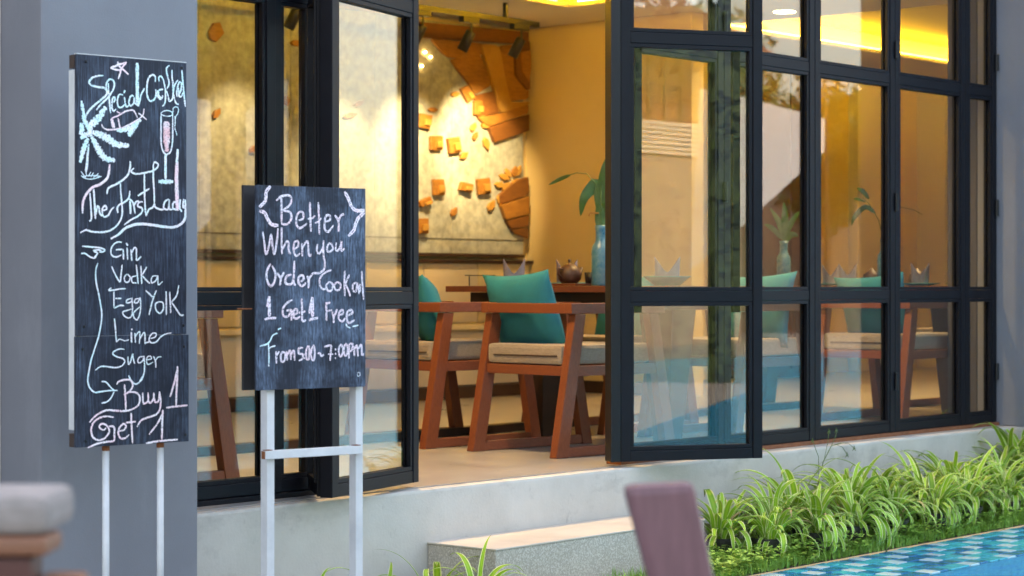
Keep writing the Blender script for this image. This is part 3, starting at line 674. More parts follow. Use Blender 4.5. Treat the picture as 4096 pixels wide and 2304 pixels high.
k('chH', 'g', 36, '105,700 125,850 150,1010 190,900 220,740 240,900 265,1010 300,820 315,650|365,640 365,850 370,1010|375,950 430,840 460,850 460,960 490,1010|520,950 590,900 590,830 540,850 530,950 560,1030 620,1000|645,860 650,1040|650,930 720,830 740,1020 780,1010|860,870 850,960 880,1000 930,930 945,820|945,820 940,1000 960,1130 950,1220 880,1270 800,1275 750,1340 720,1400|1020,860 990,920 1010,980 1070,940 1050,870 1010,860|1120,850 1110,940 1140,960 1180,890 1190,830 1190,960 1230,930')
k('chH', 'g', 40, '215,1140 170,1220 155,1330 190,1430 230,1445 270,1370 275,1260 230,1170|305,1270 350,1350 340,1440|345,1350 400,1260|540,1100 535,1250 530,1400 560,1440|500,1290 430,1320 420,1410 500,1420 530,1330|620,1390 670,1350 650,1300 600,1330 600,1410 650,1450 700,1400|715,1310 740,1380 730,1480')
k('chH', 'g', 33, '1050,1230 970,1260 900,1330 888,1420 930,1490 985,1480|1020,1390 980,1440 1000,1510 1050,1510 1070,1430 1020,1390|1130,1390 1090,1440 1110,1500 1160,1500 1180,1430 1130,1390|1235,1240 1230,1400 1235,1590|1300,1290 1240,1430|1250,1430 1290,1520 1310,1590|1400,1400 1350,1430 1350,1510 1390,1520 1410,1410 1430,1560|1470,1240 1480,1450 1495,1640|1445,1420 1443,1540')
k('chH', 'h', 60, '192,140 192,280 196,420|785,150 788,290 792,430')
k('chH', 'h', 42, '180,170 165,290|772,190 745,380|125,460 200,445 290,440|740,470 800,452 865,440')
k('chH', 'h', 37, '510,190 430,240 380,320 390,410 450,420 490,350|430,340 500,340 495,480|520,400 580,370 570,320 530,340 530,430 570,450 620,420|640,170 645,350 650,480 700,470|600,370 690,350|975,220 980,350 980,480|970,240 1035,230|1060,350 1080,430 1080,510|1085,430 1130,320|1160,400 1210,380 1200,330 1160,360 1150,450 1200,490 1240,440|1270,410 1340,370 1320,330 1270,360 1260,450 1290,510 1370,470')
k('chH', 'h', 28, '985,345 1060,332')
k('chC', 'h', 26, '1250,520 1270,560 1310,580|1340,560 1420,540|310,600 355,580')
k('chC', 'h', 27, '305,650 240,680 200,760 150,805 60,830|180,790 187,950 185,1110|190,860 220,840 275,825')
k('chH', 'h', 34, '285,900 290,1070|290,960 330,900|380,900 350,960 360,1040 400,1030 410,940 370,900|430,900 440,1030|440,950 480,890 490,1020|490,950 530,890 540,1030|660,855 600,860 600,930 650,940 650,1000 600,1030|720,830 700,900 705,1000 735,1010 745,920 738,840 715,830|800,820 770,890 775,1000 805,1020 820,920 808,830 795,822|855,925 890,930 910,965 945,945|950,840 1040,820 1040,900 1030,1030|1180,800 1150,870 1160,960 1190,960 1210,870 1180,800|1250,790 1222,850 1230,950 1260,950 1275,860 1250,790|1292,800 1290,1000|1295,800 1340,800 1330,880 1300,900|1360,830 1365,970|1370,870 1400,820 1415,970|1420,870 1460,810 1470,950 1495,930')
k('chH', 'h', 22, '1000,940 1075,940|675,935 678,955|675,985 678,1005|1105,860 1105,890|1105,920 1105,950|1100,985 1110,1005')
k('chC', 'h', 9, '1405,1210 1420,1190 1440,1200 1440,1235 1415,1245 1405,1215')
I.build(S2, inv)
# ================= FURNITURE INSIDE =================
def pillow_mesh(w, h, th, m, n=16):
    b = MB(); vs = []
    for s in (1, -1):
        for j in range(n + 1):
            for i in range(n + 1):
                u = i / n * 2 - 1; v = j / n * 2 - 1
                pin = 1 - .10 * (u * u) * (1 - abs(v)) - 0; pinv = 1 - .10 * (v * v) * (1 - abs(u))
                x = u * w / 2 * (1 - .09 * (1 - v * v) ** 1 * abs(u) ** 3); z = v * h / 2 * (1 - .09 * (1 - u * u) * abs(v) ** 3)
                k = max(0, (1 - abs(u) ** 2.4)) ** .6 * max(0, (1 - abs(v) ** 2.4)) ** .6
                wr = .006 * mnoise.noise(Vector((u * 3, v * 3, s))) * k
                vs.append((x, s * (th / 2 * k + .001) + wr, z))
    fs = []; N = n + 1
    for s in range(2):
        o = s * N * N
        for j in range(n):
            for i in range(n):
                q = (o + j * N + i, o + j * N + i + 1, o + (j + 1) * N + i + 1, o + (j + 1) * N + i)
                fs.append(q if s else q[::-1])
    b.add(vs, fs); me = b.mesh('pillow', m, 0, True)
    bm = bmesh.new(); bm.from_mesh(me); bmesh.ops.remove_doubles(bm, verts=bm.verts, dist=.0025); bm.to_mesh(me); bm.free(); return me
PILM = pillow_mesh(.46, .41, .15, M['teal'])
CL, CW = .78, .60
def make_chair(label, group):
    t = thing('armchair', label, 'armchair', (0, 0, 0), 0, group)
    for s in (-1, 1):
        y0, y1 = (-CW / 2, -CW / 2 + .045) if s < 0 else (CW / 2 - .045, CW / 2)
        # rear and front legs lean outwards towards the floor
        MB().hexa([(0, y0, .0), (.075, y0, 0), (.075, y1, 0), (0, y1, 0)], [(.12, y0, .640), (.185, y0, .640), (.185, y1, .640), (.12, y1, .640)]).build('leg', M['woodv'], t, .003)
        MB().hexa([(CL - .065, y0, .0), (CL, y0, 0), (CL, y1, 0), (CL - .065, y1, 0)], [(.60, y0, .640), (.66, y0, .640), (.66, y1, .640), (.60, y1, .640)]).build('leg', M['woodv'], t, .003)
        MB().box((.092, y0 - .003, .642), (.70, y1 + .003, .690)).build('armrest', M['wood'], t, .004)
        MB().box((.078, y0 + .004, .002), (CL - .068, y1 - .004, .045)).build('runner', M['wood'], t, .003)
        MB().box((.135 , y0 + .005, .362), (.655, y1 - .005, .408)).build('side_rail', M['wood'], t, .003)
    MB().box((.094, -CW / 2 + .047, .643), (.135, CW / 2 - .047, .689)).build('back_rail', M['wood'], t, .004)
    MB().box((.085, -CW / 2 + .046, .363), (.125, CW / 2 - .046, .407)).build('seat_rail', M['wood'], t, .003)
    MB().box((.62, -CW / 2 + .046, .363), (.655, CW / 2 - .046, .407)).build('seat_rail', M['wood'], t, .003)
    cm = MB().box((.082, -CW / 2 + .052, .412), (.66, CW / 2 - .052, .502)).mesh('seat_cushion', M['seatcloth'], .018)
    c = put('seat_cushion', cm, t)
    MB().tube([(.0795, -CW / 2 + .08, .452), (.0795, CW / 2 - .10, .450)], .0032, 6).build('zip', M['darktrim'], c)
    return t
CH = make_chair('red-brown wooden armchair with teal cushion, nearest in the doorway, its back to us', 'red-brown armchairs round the dining tables')
GRP = 'red-brown armchairs round the dining tables'
pil_list = []
def place_chair(x, y, rz, label, first=False):
    t = CH if first else copy_tree(CH)
    t.location = (x, y, .003); t.rotation_euler = (0, 0, R(rz)); t['label'] = label; t['group'] = GRP; t['category'] = 'armchair'
    return t
def place_pillow(chx, chy, rz, label, tilt=17, roll=-3, dx=.235, dy=0.0, z=.640, first=[True]):
    a = R(rz); o = put('cushion', PILM)
    o.location = (chx + dx * math.cos(a) - dy * math.sin(a), chy + dx * math.sin(a) + dy * math.cos(a), z)
    o.rotation_mode = 'XYZ'
    m = Matrix.Rotation(a - R(90), 4, 'Z') @ Matrix.Rotation(R(tilt), 4, 'X') @ Matrix.Rotation(R(roll), 4, 'Y')
    o.rotation_euler = m.to_euler(); tag(o, label, 'cushion', 'teal cushions leaning on the armchairs')

L = [(7.335, 6.265, -6.8, 'red-brown armchair with woven seat, nearest in the doorway, its back to us', 'bright teal cushion standing on the armchair nearest in the doorway'),
     (7.36, 7.09, -5, 'armchair left of the nearest one, half hidden by the open left door', 'dark teal cushion at the left edge of the doorway'),
     (9.40, 6.22, 180, 'armchair behind the closed glass just right of the open right door', 'teal cushion showing through the glass just right of the open right door'),
     (9.42, 6.98, 176, 'armchair beyond the table, mostly behind the open right door', 'teal cushion on the armchair beyond the table near the vase'),
     (10.22, 6.22, 0, 'armchair behind the third closed glass panel', 'green-teal cushion behind the third closed glass panel'),
     (12.55, 6.55, 180, 'far armchair behind the fourth closed glass panel', 'small green-teal cushion behind the fourth closed glass panel'),
     (5.68, 6.55, 180, 'armchair behind the fixed glass at the left, leg and arm showing', None)]
for i, (x, y, rz, l, pl_) in enumerate(L):
    place_chair(x, y, rz, l, i == 0)
    if pl_: place_pillow(x, y, rz - (34 if i == 1 else 0), pl_, roll=(-3, 2, 3, 1, -4, 2)[i], dy=(.15, .14, .05, 0, 0, 0)[i])

def table(x0, y0, x1, y1, label):
    t = thing('dining_table', label, 'dining table', ((x0 + x1) / 2, (y0 + y1) / 2, .003), 0, 'dark red dining tables')
    a, b = (x1 - x0) / 2, (y1 - y0) / 2
    n = 5; w = 2 * a / n
    for i in range(n):
        MB().box((-a + i * w + .001, -b, .737), (-a + (i + 1) * w - .001, b, .767)).build('plank', M['tablewood'], t, .002)
    MB().box((-a + .09, -b + .09, .655), (a - .09, b - .09, .735)).build('apron', M['darktrim'], t)
    for sy in (-1, 1):
        yc = sy * (b - .30)
        MB().hexa([(-.05, yc - .05, 0), (.05, yc - .05, 0), (.05, yc + .05, 0), (-.05, yc + .05, 0)], [(-.10, yc - .10, .653), (.10, yc - .10, .653), (.10, yc + .10, .653), (-.10, yc + .10, .653)]).build('leg', M['darktrim'], t, .004)
    return t
table(7.98, 5.85, 8.78, 7.25, 'dark red dining table beside the nearest armchair in the doorway')
table(11.0, 5.95, 11.8, 7.9, 'dark red dining table behind the right-hand glass panels')
TZ = .771

# folded napkins (two-peaked crowns) on plates
def napkin_mesh():
    b = MB(); n = 28; rings = []
    for j, f in enumerate((0, .35, .7, 1.0)):
        ring = []
        for i in range(n):
            a = 2 * math.pi * i / n; pk = abs(math.cos(a)) ** 1.6
            z = f * (.055 + .075 * pk); r = .040 * (1 + .10 * f * pk - .10 * f * (1 - pk)); ring.append((r * math.cos(a) * 1.05, r * math.sin(a) * .8, z))
        rings.append(ring)
    vs = [v for r in rings for v in r]
    vs += [(x * .93, y * .93, z - .001) for x, y, z in rings[-1]] + [(x * .85, y * .85, .004) for x, y, z in rings[0]]
    fs = []
    for j in range(5):
        for i in range(n):
            a_ = j * n + i; c_ = j * n + (i + 1) % n; fs.append((a_, c_, c_ + n, a_ + n))
    b.add(vs, fs); return b.mesh('napkin', M['napkin'])
NAPM = napkin_mesh()
plm = MB().lathe([(.001, .003), (.05, .003), (.055, 0), (.06, .0), (.112, .042), (.115, .046), (.109, .046), (.058, .008), (.001, .008)], 32).mesh('bowl', M['bowl'], 0, True)
fld = MB().lathe([(.001, .0), (.06, .0), (.10, .010), (.118, .013), (.118, .016), (.06, .006), (.001, .006)], 32).mesh('plate', M['bowl'], 0, True)
plates = [(8.20, 6.98, -49, 0, 'grey folded napkin standing behind the bright teal cushion', 'teal plate behind the bright teal cushion'),
          (8.55, 6.92, -49, 0, 'grey folded napkin standing behind the brown teapot', 'teal plate behind the brown teapot'),
          (8.20, 6.02, -49, 1, 'pale folded napkin in the wide teal bowl, through the open right door', 'wide teal bowl seen through the open right door'),
          (11.2, 6.86, -49, 0, 'grey folded napkin behind the third closed glass panel', 'teal plate behind the third closed glass panel'),
          (11.2, 6.36, -49, 0, 'wide grey folded napkin behind the fourth closed glass panel', 'teal plate behind the fourth closed glass panel'),
          (11.55, 6.25, -49, 0, 'darker folded napkin near the right stile of the fourth closed glass panel', 'rightmost teal plate on the far table'),
          (11.55, 7.2, -49, 0, 'small grey folded napkin low behind the third glass panel, at its right edge', 'teal plate on the back side of the far table')]
for x, y, a, k, l1, l2 in plates:
    o = put('bowl' if k else 'plate', plm if k else fld, None, (x, y, TZ)); tag(o, l2, 'bowl' if k else 'plate', 'teal tableware on the dining tables')
    o = put('napkin', NAPM, None, (x, y, TZ + (.009 if k else .007)), (0, 0, R(a)), (1.22, 1.1, 1.0) if not k else (1.35, 1.1, 1.0)); tag(o, l1, 'napkin', 'folded napkins on the dining tables')
# teapot
tp = thing('teapot', 'round brown clay teapot on the table between napkin and blue bottle', 'teapot', (8.30, 6.70, TZ + .013))
MB().lathe([(.001, 0), (.04, 0), (.058, .02), (.062, .045), (.052, .075), (.032, .088)], 24).build('body', M['pot_clay'], tp, 0, True)
MB().lathe([(.034, .088), (.02, .097), (.005, .10), (.005, .108), (.009, .113), (.006, .12), (.001, .122)], 16).build('lid', M['pot_clay'], tp, 0, True)
MB().tube([(.055, 0, .03), (.085, 0, .045), (.098, 0, .08)], [.014, .010, .007]).build('spout', M['pot_clay'], tp, 0, True)
MB().tube([(-.055, 0, .07), (-.085, 0, .075), (-.09, 0, .045), (-.06, 0, .025)], .006).build('handle', M['pot_clay'], tp, 0, True)
tr = tag(MB().box((8.20, 6.58, TZ), (8.42, 6.84, TZ + .012)).build('tray', M['tablewood'], None, .003), 'small wooden tray under the teapot', 'tray')
for i, (x, y) in enumerate(((8.36, 6.62), (8.33, 6.585))):
    tag(MB().lathe([(.001, 0), (.020, 0), (.026, .055), (.023, .055), (.018, .004), (.001, .004)], 18, (x, y, TZ + .0125)).build('cup', M['black'], None, 0, True),
        ['small black cup right of the teapot', 'small black cup nearest the blue bottle'][i], 'cup', 'small black cups on the tray')
ck = thing('tray_stand', 'thin wire stand at the far left end of the near table', 'stand', (8.05, 7.15, TZ))
for dx in (0, .16):
    MB().tube([(dx, 0, 0), (dx, .0, .05)], .003).build('post', M['black'], ck)
MB().box((-.01, -.02, .0505), (.18, .02, .055)).build('shelf', M['black'], ck)

def leaf_mesh(name, pts, w, m, fold=.25):
    """a blade that follows pts (3-D) with half width profile, folded along its midrib"""
    P = smooth_pts([Vector(p) for p in pts], n=4); N = len(P); vs = []; fs = []; uv = []
    for i, p in enumerate(P):
        u = i / (N - 1); tg = (P[min(i + 1, N - 1)] - P[max(i - 1, 0)]).normalized()
        sd = tg.cross(Vector((0, 0, 1)))
        if sd.length < .05: sd = Vector((1, 0, 0))
        sd.normalize(); nn = sd.cross(tg)
        k = w * .5 * max(.03, math.sin(math.pi * min(1, .12 + u * .9)) ** .75)
        vs += [p - sd * k + nn * k * fold, p, p + sd * k + nn * k * fold]; uv += [(0, u), (.5, u), (1, u)]
        if i: a = 3 * i; fs += [(a - 3, a - 2, a + 1, a), (a - 2, a - 1, a + 2, a + 1)]
    me = bpy.data.meshes.new(name); me.from_pydata([tuple(v) for v in vs], [], fs); l = me.uv_layers.new(name='UVMap')
    for p in me.polygons:
        p.use_smooth = True
        for li in p.loop_indices: l.data[li].uv = uv[me.loops[li].vertex_index]
    me.materials.append(m); return me
def bottle(x, y, label, s=1.0, plant=True, seed=1):
    t = thing('bottle_vase', label, 'vase', (x, y, TZ)); t.scale = (s, s, s)
    MB().lathe([(.001, 0), (.042, 0), (.047, .006), (.047, .17), (.043, .195), (.030, .215), (.026, .23), (.026, .275), (.029, .282), (.029, .30), (.022, .30), (.022, .24), (.001, .24)], 28).build('bottle', M['vase'], t, 0, True)
    return t
v1 = bottle(8.30, 6.50, 'tall speckled blue bottle vase on the near table beside the dark door edge')
# sprig: leaves laid in the plane facing the doorway; q = to the right as seen from outside
def sprig(t, spec, stems, flowers=()):
    rt_ = RGT
    pz = lambda q, z, d=0: tuple(rt_ * q + FWD * d + Vector((0, 0, z)))
    for pts in stems: MB().tube([pz(*p) for p in pts], .0028, 6).build('stem', M['leafin'], t, 0, True)
    for pts, w in spec: put('leaf', leaf_mesh('leaf', [pz(*p) for p in pts], w, M['leafin'], .15), t)
    for f in flowers:
        b = MB()
        for a in range(5): b.tube([pz(*f), pz(f[0] + .022 * math.cos(a * 1.256), f[1] + .022 * math.sin(a * 1.256), .01)], [.003, .001], 5)
        b.build('flower', M['artwood3'], t)
# leaves are turned so that their broad side faces the doorway
def flat_leaf(t, pts, w):
    P = smooth_pts([RGT * q + Vector((0, 0, z)) + FWD * (.01 * math.sin(z * 40)) for q, z in pts], n=5); N = len(P); vs = []; fs = []
    for i, p in enumerate(P):
        u = i / (N - 1); tg = (P[min(i + 1, N - 1)] - P[max(i - 1, 0)]).normalized(); sd = tg.cross(FWD + Vector((.2, .3, .3))).normalized()
        k = w * .5 * max(.02, math.sin(math.pi * min(1, .06 + u * .95)) ** .8)
        vs += [p - sd * k + FWD * k * .3, p, p + sd * k + FWD * k * .3]
        if i: a = 3 * i; fs += [(a - 3, a - 2, a + 1, a), (a - 2, a - 1, a + 2, a + 1)]
    me = bpy.data.meshes.new('leaf'); me.from_pydata([tuple(v) for v in vs], [], fs)
    for p in me.polygons: p.use_smooth = True
    me.materials.append(M['leafin']); put('leaf', me, t)
def stemq(t, pts, r=.003): MB().tube([RGT * q + Vector((0, 0, z)) for q, z in pts], r, 6).build('stem', M['leafin'], t, 0, True)
stemq(v1, [(0, .24), (.0, .42), (-.02, .50), (-.07, .555), (-.12, .56), (-.20, .535)], .0025)
flat_leaf(v1, [(-.15, .55), (-.20, .53), (-.26, .50)], .020)
flat_leaf(v1, [(-.01, .36), (-.02, .50), (-.045, .485), (-.085, .43), (-.10, .345)], .06)
flat_leaf(v1, [(.0, .30), (.005, .48), (.02, .58), (.045, .66)], .045)
flat_leaf(v1, [(0, .29), (.012, .36), (.03, .42), (.05, .50)], .045)
flat_leaf(v1, [(0, .26), (-.012, .33), (-.015, .41)], .035)
flat_leaf(v1, [(0, .28), (.03, .33), (.05, .35)], .045)
stemq(v1, [(0, .26), (.0, .5)], .004)
MB().tube([RGT * -.01 + Vector((0, 0, .36)), RGT * -.05 + Vector((0, 0, .362)), RGT * -.06 + Vector((0, 0, .345))], .0045, 6).build('bud', M['artwood3'], v1)
v2 = bottle(11.35, 7.42, 'pale bottle vase with leaves, seen through the glass beside the open right door', .95)
for pts, w in (([(0, .3), (-.03, .42), (-.09, .52)], .04), ([(0, .3), (.05, .42), (.11, .5)], .04), ([(0, .3), (.01, .42), (.0, .56)], .05), ([(0, .3), (-.07, .38), (-.13, .41)], .035), ([(0, .28), (.05, .34), (.10, .33)], .045)):
    flat_leaf(v2, pts, w)
v3 = bottle(11.2, 6.60, 'bottle vase with long thin leaves between the third and fourth glass panels', .95)
stemq(v3, [(0, .26), (-.04, .42), (-.10, .52), (-.14, .56)], .003); stemq(v3, [(0, .26), (.03, .45), (.10, .50), (.19, .48), (.24, .45)], .0022)
for pts, w in (([(-.06, .46), (-.12, .50), (-.19, .44), (-.21, .38)], .035), ([(-.10, .55), (-.14, .60), (-.18, .62)], .03), ([(-.12, .53), (-.17, .55), (-.2, .55)], .018), ([(.02, .3), (.05, .37), (.09, .44)], .025), ([(.0, .3), (.05, .34), (.10, .34)], .03)):
    flat_leaf(v3, pts, w)
for i, (x, y) in enumerate(((11.25, 6.72), (11.5, 6.55))):
    tag(MB().lathe([(.001, 0), (.04, 0), (.055, .03), (.05, .07), (.02, .09), (.008, .105), (.001, .11)], 20, (x, y, TZ)).build('sugar_pot', M['pot_clay'], None, 0, True),
        ['small dark lidded pot behind the third glass panel', 'small dark lidded pot behind the fourth glass panel'][i], 'pot', 'dark lidded pots on the far table')
for i, (x, y, s) in enumerate(((8.4, 9.86, 1.0), (9.3, 9.86, .7))):
    tag(MB().lathe([(.001, 0), (.06, 0), (.10, .06), (.11, .13), (.08, .20), (.06, .22), (.001, .22)], 24, (0, 0, 0)).build('clay_pot', M['orange'], None, 0, True),
        ['round orange clay pot standing on the bench behind the left cushion', 'smaller orange clay pot on the bench, right of the round one'][i], 'pot', 'orange clay pots on the bench')
    o = bpy.data.objects['clay_pot' + ('' if i == 0 else '.001')]; o.location = (x, y, .507); o.scale = (s, s, s)

# track light with three spot heads
tk = thing('track_light', 'black ceiling track with three spot heads above the wood artwork', 'track light', (8.0, 9.28, 2.535))
MB().box((0, -.02, 0), (3.15, .02, .035)).build('rail', M['black'], tk, .002)
for x in (.5, 2.8): MB().box((x, -.012, .0355), (x + .024, .012, .134)).build('mount', M['black'], tk)
for x, aim in ((.9, (9.2, 1.55)), (2.0, (10.05, 1.5)), (2.47, (10.75, 1.6)), (2.98, (11.42, 1.72))):
    h = MB().box((x - .10, -.022, -.035), (x + .06, .022, -.001)).build('adapter', M['black'], tk, .002)
    MB().tube([(x, 0, -.036), (x, 0, -.10)], .008).build('arm', M['black'], tk)
    ax = Matrix.Rotation(R(24), 4, 'X') @ Matrix.Rotation(R(14), 4, 'Y')
    MB().lathe([(.001, .0), (.03, .0), (.034, -.01), (.036, -.14), (.030, -.14), (.028, -.10), (.001, -.10)], 20, (x, 0, -.09), ax).build('spot_head', M['black'], tk, 0, True)
    for dummy in (0,):
        l = bpy.data.lights.new('spot_lamp', 'SPOT'); l.energy = {.9: 9, 2.0: 15, 2.47: 26, 2.98: 30}[x]; l.color = (1, .82, .48); l.spot_size = R(58); l.spot_blend = .8; l.shadow_soft_size = .03
        o = bpy.data.objects.new('spot_lamp', l); COL.objects.link(o); o.parent = tk; o.location = (x - .03, .07, -.26)
        tgt = Vector((aim[0] - 8 - x, .76, aim[1] - 2.3)); o.rotation_euler = (-tgt).to_track_quat('Z', 'Y').to_euler()
# downlights in the soffit; all but the first are added to light the room
dl = [(12.40, 8.10, 'round warm ceiling downlight seen through the upper pane right of the open door'), (12.0, 6.3, 'added ceiling downlight near the glass at the right'), (6.5, 6.2, 'added ceiling downlight over the left window'), (9.2, 6.2, 'added ceiling downlight just inside the doorway'), (14.2, 6.3, 'added ceiling downlight at the far right end of the room')]
for x, y, lb in dl:
    t = thing('downlight', lb, 'ceiling light', (x, y, 2.67), 0, 'round ceiling downlights')
    MB().lathe([(.075, -.006), (.095, -.006), (.098, 0)], 28).build('rim', M['ceil'], t)
    MB().lathe([(.001, -.004), (.074, -.004), (.075, -.0055)], 28).build('lamp_glass', M['bulb'], t)
    l = bpy.data.lights.new('lamp', 'SPOT'); l.energy = (60 if x > 13 else 16 if x == 12.4 else 46); l.color = (1, .77, .42); l.spot_size = R(130); l.spot_blend = .8; l.shadow_soft_size = .07
    o = bpy.data.objects.new('lamp', l); COL.objects.link(o); o.parent = t; o.location = (0, 0, -.02)

# ================= WALL ARTWORK =================
AY = 10.04
art = thing('wall_artwork', 'mottled metal wall panel with carved wooden waves, blocks and leaves', 'wall artwork', (8.0, AY, 1.0))
ai = Matrix.Translation((8.0, AY, 1.0)).inverted()
for i in range(5):
    MB().box((i * .78 + .001, .0, .0), ((i + 1) * .78 - .001, .05, 1.62)).build('panel', M['zinc'], art, .002)
MB().box((0, -.004, .10), (3.9, -.0005, .104)).build('panel_seam', M['darktrim'], art)
MB().box((0, -.012, -.022), (3.9, .05, -.002)).build('bottom_trim', M['darktrim'], art)
def ap(cx, cy): return on_y(1640 + cx * .7593, cy * .7593, AY)          # measured on the wall plane
def apoly(pts, th, m, name='carved_plank', back=0.0):
    P = [ai @ ap(x, y) for x, y in pts]; P = [Vector((min(p.x, 3.93), -back - .001, p.z)) for p in P]
    if len(P) > 4 and name == 'carved_plank': P = [q_ for i_ in range(len(P)) for q_ in (P[i_].lerp(P[i_ - 1], .22), P[i_].lerp((P[i_ - 1] + P[(i_ + 1) % len(P)]) / 2, .07), P[i_].lerp(P[(i_ + 1) % len(P)], .22))]
    MB().prism(P, (0, -th * .42, 0)).build(name, M[m], art, .006)
apoly([(-40, 130), (640, 195), (640, 262), (-40, 215)], .07, 'artwood2')
apoly([(95, 222), (352, 248), (455, 270), (455, 300), (205, 330), (160, 300)], .055, 'artwood')
apoly([(202, 334), (352, 292), (422, 470), (332, 522), (290, 450), (240, 390)], .06, 'artwood')
apoly([(354, 250), (455, 264), (482, 430), (512, 560), (620, 560), (620, 572), (462, 618), (432, 500), (400, 400)], .085, 'artwood3')
apoly([(458, 262), (530, 256), (532, 420), (600, 500), (640, 500), (640, 545), (514, 558), (484, 430)], .065, 'artwood')
apoly([(534, 256), (640, 240), (655, 400), (640, 495), (602, 498), (536, 420)], .10, 'artwood2')
apoly([(560, 300), (625, 290), (640, 400), (600, 460), (562, 400)], .125, 'artwood')
apoly([(330, 524), (430, 500), (459, 618), (346, 642)], .05, 'artwood2')
apoly([(346, 645), (460, 620), (632, 570), (632, 622), (400, 690)], .065, 'artwood')
apoly([(400, 693), (632, 626), (625, 712), (432, 772)], .08, 'artwood2')
apoly([(455, 1050), (500, 1010), (560, 965), (625, 952), (625, 1050), (462, 1100)], .07, 'artwood2')
apoly([(463, 1103), (625, 1055), (625, 1150), (490, 1180)], .085, 'artwood')
apoly([(492, 1184), (625, 1154), (625, 1215), (520, 1228)], .07, 'artwood2')
apoly([(523, 1232), (625, 1219), (625, 1280), (600, 1275), (550, 1255)], .055, 'artwood2')
def ablock(cx, cy, w, h, a, th, m, name):
    a = R(a); pts = []
    prof = [(-.5, -.5), (.5, -.5), (.5, .5), (-.5, .5)] if name == 'carved_block' else [(-.5, 0), (-.3, -.42), (.1, -.5), (.5, 0), (.1, .5), (-.3, .42)]
    for u, v in prof: pts.append((cx + (u * w * math.cos(a) - v * h * math.sin(a)), cy + (u * w * math.sin(a) + v * h * math.cos(a))))
    apoly(pts, th, m, name)
for cx, cy, w, h, a in ((67, 660, 62, 75, 12), (128, 775, 62, 75, 0), (222, 787, 62, 82, -8), (140, 1008, 55, 85, -2), (285, 1008, 65, 45, 14), (378, 1003, 65, 85, -6), (52, 1212, 62, 80, 0), (292, 515, 45, 80, -28), (347, 590, 40, 75, 0), (70, 1085, 66, 36, -25)):
    ablock(cx, cy, w, h, a, .07, 'artwood', 'carved_block'); ablock(cx + 8, cy + 8, w * .5, h * .45, a, .11, 'artwood3', 'carved_block')
for cx, cy, w, h, a in ((114, 600, 55, 26, 4), (232, 517, 50, 28, -10), (328, 690, 55, 26, -65), (337, 737, 50, 22, -65), (395, 780, 75, 32, 75), (278, 840, 55, 30, -40), (372, 640, 40, 28, -30), (390, 685, 48, 28, 20), (452, 735, 55, 36, 0), (530, 710, 60, 30, 80), (595, 690, 55, 30, 0),
                         (225, 1137, 55, 28, -65), (422, 1103, 70, 34, -60), (470, 1080, 70, 34, 70), (490, 955, 60, 32, 30), (510, 935, 60, 24, 65), (545, 925, 62, 30, -80), (567, 920, 60, 24, -75), (465, 995, 55, 34, 5), (500, 1005, 60, 34, -55), (555, 980, 60, 34, -15), (20, 1100, 40, 26, 10)):
    ablock(cx, cy, w, h, a, .05, 'artwood3' if (cx + cy) % 3 else 'artwood', 'carved_leaf')
# pieces further left on the artwork, seen through the left glass
for px, py, w, h, a in ((858, 145, 60, 80, 10), (1010, 610, 50, 22, -40), (860, 470, 50, 24, -60), (1180, 190, 50, 26, 10), (1430, 430, 44, 18, -30), (1395, 478, 60, 20, -15), (1140, 420, 26, 40, 0)):
    ablock((px - 1640) / .7593, py / .7593, w / .76, h / .76, a, .06, 'artwood', 'carved_leaf')
for i, (cx, cy) in enumerate(((75, 296), (103, 322), (57, 369))):
    p_ = ai @ ap(cx, cy); p_.y = -.012
    MB().lathe([(.001, .007), (.007, .002), (.007, -.004), (.001, -.007)], 10, p_).build('tiny_bulb', M['candle'], art)

# ================= OUTDOOR FURNITURE IN THE FOREGROUND =================
fc = thing('patio_chair', 'blurred mauve wooden chair back slab in the near foreground by the step', 'patio chair', (2.40, 1.80, GZ), AL - R(90))
# local +x = right in view, +y away from us
MB().hexa([(.09, .0, .44), (.165, .0, .44), (.165, .035, .44), (.09, .035, .44)], [(-.033, -.02, .900), (.068, -.02, .905), (.068, .02, .905), (-.033, .02, .900)]).build('backrest', M['mauve'], fc, .014)
for x in (-.05, .36):
    for y in (-.0, -.40): MB().box((x, y, 0), (x + .045, y + .045, .40)).build('leg', M['mauve'], fc, .004)
for i in range(4): MB().box((-.06, -.42 + i * .118, .402), (.43, -.42 + i * .118 + .11, .425)).build('slat', M['mauve'], fc, .004)

lc = thing('patio_armchair', 'blurred brown wooden armchair with light grey back cushion at the lower left corner', 'patio armchair', (0, 0, 0))
base = EYE + (FWD + RGT * ((30 - 2048) / F)) * 2.45
lc.location = (base.x, base.y, GZ); lc.rotation_euler = (0, 0, AL - R(90))
MB().box((-.40, -.02, .0), (-.345, .05, .86)).build('back_post', M['brownwood'], lc, .006)
MB().box((.035, .0, .0), (.085, .05, .845)).build('back_post', M['brownwood'], lc, .006)
MB().box((-.39, -.03, .872), (.052, .055, .893)).build('back_rail', M['brownwood'], lc, .006)
MB().box((-.34, -.02, .50), (.032, .04, .868)).build('back_panel', M['maroon'], lc, .003)
cu = MB().box((-.38, -.015, .894), (.050, .14, .940)).mesh('back_cushion', M['greycush'], .014); put('back_cushion', cu, lc)
MB().box((-.36, -.48, .38), (.05, .0, .42)).build('seat', M['brownwood'], lc, .005)
for x in (-.36, .005): MB().box((x, -.48, 0), (x + .045, -.435, .38)).build('leg', M['brownwood'], lc, .004)

